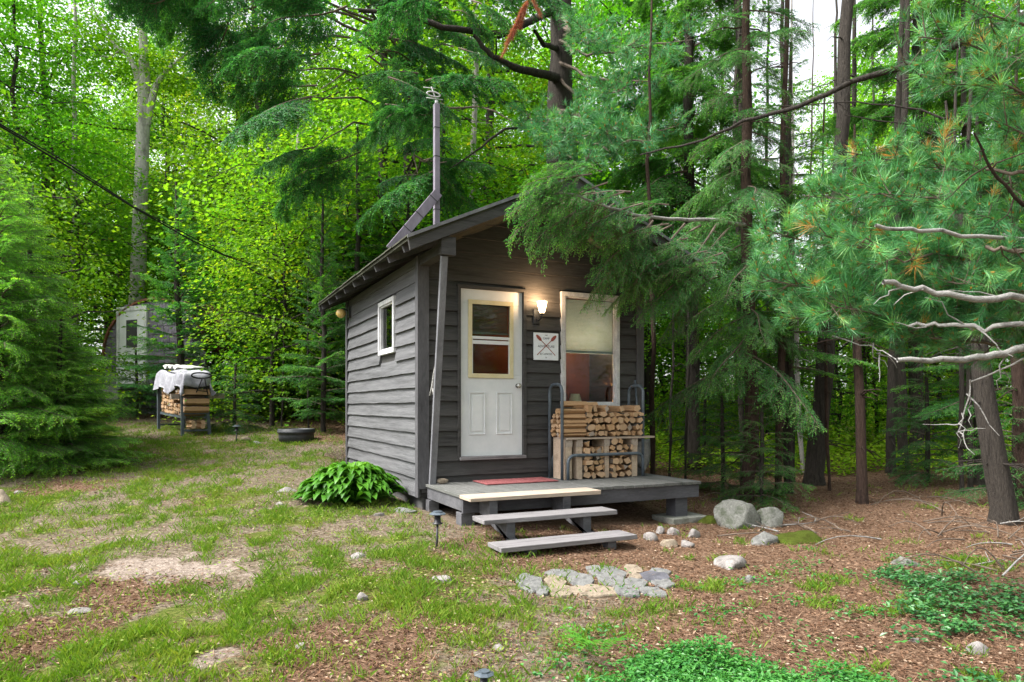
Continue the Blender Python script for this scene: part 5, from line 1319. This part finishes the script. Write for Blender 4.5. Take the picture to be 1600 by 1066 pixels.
# pale forked tree
p = onground(216, 23); t = thing('forked_tree', tuple(p), 'big pale grey forked tree rising over the hut', 'tree')
def wp_(px, py, d=23): return pos(px, py, d)-p
paths = [(np.array([wp_(210, 560), wp_(216, 430), wp_(219, 330), wp_(222, 250), wp_(224, 180), wp_(226, 120), wp_(224, 70), wp_(222, 0), wp_(224, -80)]), np.array([.36, .33, .30, .28, .28, .24, .18, .14, .10])),
         (np.array([wp_(222, 150), wp_(212, 110), wp_(200, 85), wp_(180, 72), wp_(160, 40), wp_(140, 0)]), np.array([.16, .13, .10, .08, .05, .03])),
         (np.array([wp_(228, 195), wp_(236, 160), wp_(245, 130), wp_(262, 108), wp_(290, 85), wp_(320, 60)]), np.array([.20, .17, .12, .08, .05, .03])),
         (np.array([wp_(190, 78), wp_(170, 90), wp_(150, 85)]), np.array([.05, .04, .02]))]
paths = [(a_, b_*.74) for a_, b_ in paths]
V_, F_ = nptube(paths, 12); link('trunk', npmesh('trunk', V_, F_, ['trunkpale'], smooth=True), t)
c = link('crown', MP[0][0], t, (0, 0, 9.5)); c.color = (1.4, 1.2, .9, 1); c.scale = (.9, .9, .5)
# fallen branch piles at the tree feet
# ------------------------------------------------------------------ the big hemlock whose limb hangs over the gable
tb_ = onground(1166, 9.7); big = thing('hemlock_tree', tuple(tb_), 'hemlock right of the porch whose long limb drapes over the cabin gable', 'tree')
link('trunk', trunkmesh(10, .085, (0, 0), 77, stubs=14, mat='trunkred'), big)
A_ = Acc(); rg = np.random.default_rng(78)
limbs = []
def limb(pts, r0, r1, A_=None, mat=1):
    pts = np.array(pts); k = len(pts); tt = np.linspace(0, 1, (k-1)*4+1)
    q = np.stack([np.interp(tt, np.linspace(0, 1, k), pts[:, i]) for i in range(3)], 1); q[1:-1] += rg.normal(size=(len(q)-2, 3))*.008
    return q, np.linspace(r0, r1, len(q))
L1, r_ = limb([pos(1166, 352, 9.7), pos(1120, 345, 9.2), pos(1060, 344, 8.6), pos(1000, 338, 8.0), pos(950, 325, 7.5), pos(900, 305, 7.2), pos(850, 300, 7.1)], .030, .008)
V_, F_ = nptube([(L1-tb_, r_)], 7); link('branch', npmesh('branch', V_, F_, ['limbpale'], smooth=True), big)['label'] = 'bare pale limb over the gable'
def drape(p0, L, az, e, B=BF, dv=0):
    D = np.array([cos(az)*cos(e), sin(az)*cos(e), sin(e)]); b = pick(B, L, rg); A_.put(b, p0-tb_, D, L/b[4], nrm(np.array([rg.normal()*.2, rg.normal()*.2, 1.])), dv+rg.normal()*.08)
left = math.atan2(-RT[1], -RT[0])
for (px, py, d, L, da, e) in ((905, 300, 7.2, .95, 0, -.45), (880, 300, 7.15, .7, .3, -.3), (940, 316, 7.4, 1.0, .15, -.5), (960, 318, 7.5, .8, -.5, -.4), (985, 330, 7.8, .9, .1, -.4), (1000, 336, 8.0, .75, -.3, -.45), (1020, 345, 8.1, 1.2, .5, -.6),
                         (1035, 350, 8.3, 1.5, .1, -.66), (1050, 352, 8.4, 1.2, -.7, -.6), (1070, 350, 8.6, 1.5, .25, -.75), (1095, 352, 8.9, 1.4, -.1, -.7), (1120, 350, 9.1, 1.5, .4, -.8), (1140, 356, 9.4, 1.4, -.3, -.8), (930, 300, 7.3, .8, -.2, -.1), (860, 292, 7.1, .55, .1, -.35), (900, 330, 7.2, .7, .05, -.55), (1020, 362, 7.9, .7, .2, -.25), (1060, 400, 8.3, 1.2, 0, -.5),
                         (925, 272, 7.0, .8, .1, -.15), (950, 285, 7.2, .9, -.1, -.3), (975, 300, 7.4, .9, .2, -.35), (900, 268, 6.95, .6, -.2, -.1), (1005, 318, 7.6, .9, 0, -.3), (1020, 335, 7.8, .9, .3, -.3), (940, 268, 7.2, .7, .5, .1), (880, 275, 7.0, .6, .2, -.5), (1075, 372, 8.0, .8, .1, -.25), (1105, 392, 8.1, .8, -.1, -.2), (1120, 410, 8.1, .9, .1, -.15), (1098, 380, 7.9, .7, .5, -.1), (1130, 395, 8.2, .9, -.2, -.3), (1045, 350, 7.8, .8, .2, -.2), (1080, 420, 8.5, 1.1, .3, -.6), (1120, 430, 8.9, 1.2, 0, -.7), (985, 300, 7.8, .9, .4, -.1), (1045, 320, 8.2, .9, .3, 0)):
    drape(pos(px, py, d), L, left+da, e)
for k_ in range(52):
    q = (k_+.5)/52; z = 1.75+6.8*q; az = k_*2.4; L = 1.75*(1-q*.55)*rg.uniform(.6, 1.1)
    b = pick(BF, L, rg); e = -.55+.5*q+rg.normal()*.1; A_.put(b, np.array([0, 0, z]), np.array([cos(az)*cos(e), sin(az)*cos(e), sin(e)]), L/b[4], dv=rg.normal()*.1)
c = link('crown', A_.mesh('crown', ['hemlock', 'twig']), big); c.color = (1.25, 1.25, 1.3, 1)
hem(1232, 10.3, HS[1], T7, 'hemlock thick with low boughs between the two dark trunks', (.9, .9, 1.0), (1.6, 1.5, 1.0), 1)
#hem(1108, 10.6, HS[1], trunkmesh(6.8, .05, seed=15, stubs=20), 'thin hemlock with hanging boughs over the ground right of the porch', (1, 1, 1.05), (.85, .95, .9), 2)
hem(1530, 11.2, HS[1], T7, 'hemlock with low feathery boughs under the right hand pine', (1.0, 1.0, .9), (1.3, 1.4, 1.2), 3)
# ------------------------------------------------------------------ white pines
def tuft(rng, n=54, L=.11, w_=.0034, spread=1.15, tip=.0):
    th = rng.uniform(0, 2*pi, n); ph = rng.uniform(.15, spread, n)
    D = np.column_stack([np.cos(ph), np.sin(ph)*np.cos(th), np.sin(ph)*np.sin(th)-.12]); P = np.column_stack([rng.uniform(-.07, .0, n), np.zeros(n), np.zeros(n)])
    l = rng.uniform(.75, 1.1, n)*L; Nn = scatter_dirs(n, rng); V_, F_ = leaves(P, D, Nn, l, w_, .02, .3)
    v = np.clip(rng.uniform(.2, .75)+rng.normal(size=n)*.14, 0, .93)
    # bud and brown fascicle
    m_ = 5; Pb = np.zeros((m_, 3))+np.array([-.03, 0, 0]); Db = np.column_stack([np.ones(m_), rng.normal(size=(m_, 2))*.25]); V2, F2 = leaves(Pb, Db, scatter_dirs(m_, rng), .038, .008, .1, .5)
    V_ = np.concatenate([V_, V2]); F_ = np.concatenate([F_, F2+n*4]); return V_, F_, np.concatenate([v, np.full(m_, .98)]), np.zeros(len(F_), int), L
rp = np.random.default_rng(400)
TU = [tuft(rp) for _ in range(8)]
TUB = [tuft(rp, 34, .11, .0055) for _ in range(6)]
def orange(tu): return (tu[0], tu[1], np.where(np.arange(len(tu[2])) % 3 > 0, .97, tu[2]), tu[3], tu[4])
TUO = [orange(TU[k]) for k in range(2)]
def pine_bough(A_, base, a, b, r0, n, tus, spread, rng, sag=.05, bare=.25, twl=(.12, .34), lift=.25, tsc=1.0, org=.025):
    """limb from a to b with side twigs ending in needle tufts"""
    a = np.array(a); b = np.array(b); tt = np.linspace(0, 1, 10); L = np.linalg.norm(b-a)
    pts = a+(b-a)*tt[:, None]+np.array([0, 0, -1.])*(sag*L*np.sin(tt*pi))[:, None]+rng.normal(size=(10, 3))*.012*L
    paths = [(pts-base, r0*(1-tt)**.8+.003)]; D0 = (b-a)/L
    for k_ in range(n):
        q = bare+(1-bare)*(k_+rng.random())/n; s0 = np.array([np.interp(q, tt, pts[:, i]) for i in range(3)])
        d_ = nrm(D0*rng.uniform(.3, 1.0)+rng.normal(size=3)*spread+np.array([0, 0, lift])); l = rng.uniform(*twl)*(1.15-.4*q)
        e_ = s0+d_*l; m_ = (s0+e_)/2+np.array([0, 0, -.02]); paths.append((np.array([s0, m_, e_])-base, np.array([.004, .003, .002])))
        for j, (pp, sc_) in enumerate(((e_, 1.0), (s0*.45+e_*.55, .85), (e_+nrm(rng.normal(size=3))*l*.32-d_*l*.1, .9))):
            tu = tus[rng.integers(len(tus))]
            if rng.random() < org and tus is TU: tu = TUO[rng.integers(2)]
            dd_ = nrm(d_+rng.normal(size=3)*.25+np.array([0, 0, .12])) if j < 2 else nrm(rng.normal(size=3)*.5+d_)
            A_.put(tu, pp-base, dd_, sc_*tsc*rng.uniform(.6, 1.15), nrm(rng.normal(size=3)), rng.normal()*.08 if True else 0)
            A_.a[-1] = np.where(TU[0][2].max() > 2, 0, np.where(tu[2] > .95, .98, np.clip(A_.a[-1], 0, .93)))
    V_, F_ = nptube(paths, 5); A_.raw(V_, F_, 0, 1)
    return pts
pt = onground(1830, 4.7); pine = thing('pine_tree', tuple(pt), 'white pine at the right edge with long soft needles and bare pale limbs', 'tree')
link('trunk', trunkmesh(10, .17, (0, 0), 88, stubs=0), pine)
A_ = Acc(); tk = lambda z: pt*np.array([1, 1, 0])+np.array([0, 0, z])
for (px, py, d, z, n) in ((1200, 350, 4.5, 2.0, 30), (1195, 430, 4.4, 1.6, 34), (1250, 300, 4.6, 2.3, 26), (1330, 240, 4.7, 2.5, 26), (1290, 375, 4.2, 2.0, 30), (1300, 470, 4.3, 1.5, 30), (1240, 490, 4.5, 1.45, 28), (1380, 300, 4.2, 2.4, 28), (1400, 400, 4.0, 2.0, 28), (1380, 510, 4.3, 1.4, 24), (1480, 330, 3.9, 2.2, 24), (1490, 440, 3.9, 1.7, 22),
                        (1270, 420, 4.8, 1.9, 30), (1340, 430, 4.6, 1.8, 30), (1320, 340, 4.8, 2.2, 30), (1420, 470, 4.5, 1.6, 26), (1450, 260, 4.5, 2.6, 22), (1540, 270, 4.2, 2.6, 18), (1440, 60, 3.7, 3.3, 16), (1400, 95, 3.9, 3.1, 14), (1490, 20, 3.6, 3.5, 16), (1540, 110, 3.6, 3.0, 16), (1560, 200, 3.7, 2.7, 16), (1500, 130, 3.9, 3.0, 12), (1580, 400, 3.6, 1.9, 14), (1520, 500, 4.2, 1.5, 16), (1340, 390, 3.9, 2.0, 18), (1220, 395, 4.9, 1.9, 24)):
    pine_bough(A_, pt, tk(z+rp.uniform(-.1, .25)), pos(px, py, d), .013, int(n*1.35), TU, .6, rp, bare=.50 if px > 1350 else .55)
c = link('crown', A_.mesh('crown', ['pine', 'twig']), pine); c.color = (1, 1, 1, 1)
def bare(pts, r0, r1, lb_, mat='limbpale', parent=pine, base=pt, side=5):
    q, r_ = limb(pts, r0, r1); paths = [(q-base, r_)]
    for k_ in range(side):
        i = rg.integers(2, len(q)-1); l = rg.uniform(.12, .35); d_ = nrm(rg.normal(size=3)+np.array([0, 0, -.7])); t5 = np.linspace(0, 1, 5)
        paths.append((q[i]-base+d_*l*t5[:, None]+rg.normal(size=(5, 3))*.012, .0035*(1-t5)+.0015))
    V_, F_ = nptube(paths, 8); o = link('branch', npmesh('branch', V_, F_, [mat], smooth=True), parent); o['label'] = lb_
bare([tk(1.22), pos(1600, 545, 3.9), pos(1540, 557, 3.75), pos(1470, 562, 3.65), pos(1402, 563, 3.6)], .026, .012, 'palest lowest bare limb', side=3)
bare([tk(1.45), pos(1600, 505, 3.8), pos(1540, 512, 3.9), pos(1470, 508, 4.0), pos(1420, 510, 4.1)], .018, .009, 'pale bare limb above the lowest', side=3)
bare([tk(1.65), pos(1600, 466, 3.7), pos(1520, 468, 3.6), pos(1440, 452, 3.6), pos(1380, 441, 3.55)], .022, .013, 'dark tipped bare limb', side=4)
bare([tk(1.9), pos(1600, 392, 3.7), pos(1540, 385, 3.8)], .016, .010, 'dark bare limb', mat='twig', side=2)
bare([tk(2.0), pos(1560, 372, 3.7), pos(1440, 362, 3.6), pos(1368, 352, 3.55)], .012, .010, 'short sawn limb', side=2)
bare([tk(2.3), pos(1600, 322, 3.8), pos(1545, 262, 3.7), pos(1522, 208, 3.6)], .013, .005, 'reddish upturned limb', mat='trunkred', side=4)
bare([tk(2.4), pos(1600, 270, 3.9), pos(1540, 265, 4.0)], .014, .008, 'dark side limb', mat='twig', side=3)
bare([pos(1600, 560, 3.9), pos(1520, 600, 4.1), pos(1500, 660, 4.1), pos(1498, 700, 4.1)], .006, .002, 'curved drooping dead twig', side=8)
bare([pos(1300, 525, 4.6), pos(1360, 540, 4.4), pos(1402, 563, 4.0)], .005, .003, 'thin grey twig', side=3)
# long dark limb crossing from the upper right
q1 = onground(1660, 7.6); pine3 = thing('hemlock_tree', tuple(q1), 'hemlock beyond the right edge sending one long dark limb across the sky gap', 'tree')
link('trunk', trunkmesh(9, .13, (0, 0), 99, stubs=10), pine3)
bare([q1*np.array([1, 1, 0])+np.array([0, 0, 5.4]), pos(1560, 40, 7.5), pos(1430, 97, 7.6), pos(1330, 130, 7.8), pos(1250, 165, 8.0), pos(1160, 190, 8.3), pos(1080, 225, 8.6), pos(1000, 242, 8.9)], .05, .010, 'long dark limb crossing the sky gap', 'trunk', pine3, q1, 16)
bare([pos(1510, 195, 8.0), pos(1440, 172, 8.2), pos(1340, 160, 8.4), pos(1220, 166, 8.6)], .016, .006, 'thin dark limb', 'trunk', pine3, q1, 12)
bare([pos(1500, 230, 8.6), pos(1420, 195, 8.7), pos(1320, 180, 8.8)], .014, .006, 'thin dark limb', 'trunk', pine3, q1, 10)
# big pine behind the cabin, with hanging boughs above the roof
q2 = onground(872, 14.0); pine2 = thing('pine_tree', tuple(q2), 'big old pine behind the cabin ridge with boughs hanging over the roof', 'tree')
link('trunk', trunkmesh(16, .36, (0, 0), 66, stubs=12, n=16), pine2)
A_ = Acc(); tz = lambda z: q2*np.array([1, 1, 0])+np.array([0, 0, z])
for (px, py, d, z, n) in ((930, 40, 10, 8.8, 30), (1000, 70, 10.3, 8.4, 28), (980, 130, 10.2, 7.6, 28), (900, 175, 9.9, 7.0, 30), (960, 195, 9.8, 6.7, 34), (1010, 215, 10, 6.6, 28), (860, 215, 9.8, 6.5, 26), (1040, 120, 11, 8, 26), (1080, 60, 10.8, 8.6, 26), (930, 230, 9.6, 6.3, 24), (1060, 190, 10.6, 7.0, 24), (820, 180, 10.5, 7.0, 22)):
    pine_bough(A_, q2, tz(z), pos(px, py, d), .035, n, TUB, .5, rp, sag=.06, bare=.5, twl=(.25, .6), tsc=1.5)
c = link('crown', A_.mesh('crown', ['pine', 'twig']), pine2); c.color = (.85, .92, 1.0, 1)
bare([tz(7.6), pos(855, 118, 13), pos(800, 105, 12.3), pos(768, 88, 12), pos(740, 55, 11.8)], .10, .03, 'thick crooked limb', 'trunk', pine2, q2, 8)
bare([tz(9.0), pos(780, 55, 12.5), pos(690, 42, 12), pos(630, 22, 11.8), pos(560, 16, 11.6)], .07, .035, 'thick dark limb', 'trunk', pine2, q2, 6)
bare([tz(8.2), pos(850, 70, 12.5), pos(835, 48, 12)], .06, .03, 'upturned stub limb', 'trunk', pine2, q2, 2)
bare([tz(6.6), pos(790, 200, 12.4), pos(740, 240, 12), pos(705, 262, 11.6)], .03, .01, 'thin dark limb', 'trunk', pine2, q2, 8)
# dead red frond
A_ = Acc(); f0 = pos(828, -10, 9.8)
for (px, py, n) in ((800, 60, 26), (785, 88, 22), (812, 45, 20), (845, 25, 10), (790, 70, 18)):
    e_ = pos(px, py, 9.8); tt = np.linspace(.25, 1, n)
    for q in tt:
        A_.put(TUB[0], f0+(e_-f0)*q-f0, nrm(e_-f0+rp.normal(size=3)*.12), .62, nrm(rp.normal(size=3)))
me_ = A_.mesh('dead_frond', ['dead', 'dead'])
tag(link('dead_frond', me_, None, tuple(f0)), 'hanging rust red dead pine frond above the roof', 'branch')
# ------------------------------------------------------------------ cable
cb_ = MB()
P0 = [pos(-140, 130, 7.0), pos(0, 197, 8.2), pos(100, 257, 9.3), pos(210, 325, 10.8), pos(300, 376, 12.4), pos(352, 400, 13.6), pos(400, 415, 14.8)]
cb_.tube(P0, .013, 6); cb_.tube([p+np.array([.02*sin(i*2), 0, .035+.02*cos(i*3)]) for i, p in enumerate(P0)], .009, 6)
cb_.solo('cable', tuple(P0[3]), 'twisted black power cable sagging down from the upper left', 'cable', 'cable')
# fallen sticks near the trunks
GS = 'dead sticks on the needles under the trees'
for k_ in range(44):
    px = rp.uniform(1120, 1590) if k_ < 26 else rp.uniform(1440, 1600); py = rp.uniform(775, 850) if px < 1500 else rp.uniform(820, 920); g = gnd(px, py); a = rp.uniform(0, 6.3); l = rp.uniform(.3, .9)
    t6 = np.linspace(0, 1, 6); q = g+np.column_stack([np.cos(a+.3*t6)*l*t6, np.sin(a+.3*t6)*l*t6, .02+(.10 if k_ < 26 else .22)*rp.random()*np.sin(t6*3)])
    V_, F_ = nptube([(q-g, .006*(1-t6)+.003), (q[2]-g+np.outer(t6, [.2*cos(a+1), .2*sin(a+1), .05]), .003)], 5)
    tag(link('stick', npmesh('stick', V_, F_, ['twig' if k_ % 5 else 'limbpale'], smooth=True), None, tuple(g)), 'thin dead stick lying on the needles under the trees', 'stick', GS)

for x, y, i, s_ in ((9, -16, 0, 1.1), (14, -10, 1, 1.0), (3, -21, 2, 1.2), (17, -18, 0, 1.3), (-4, -24, 1, 1.2), (12, -24, 2, 1.3)):  # maples added out of view to block bright sky in the window glass
    tree('maple_tree', (x, y, float(G(x, y))-.1), MP[i][1], MP[i][0], 'unseen maple added behind the camera to darken the front window reflection', 'tree', 'unseen maples added for the front window reflection', x, s_, (1, 1, .9))
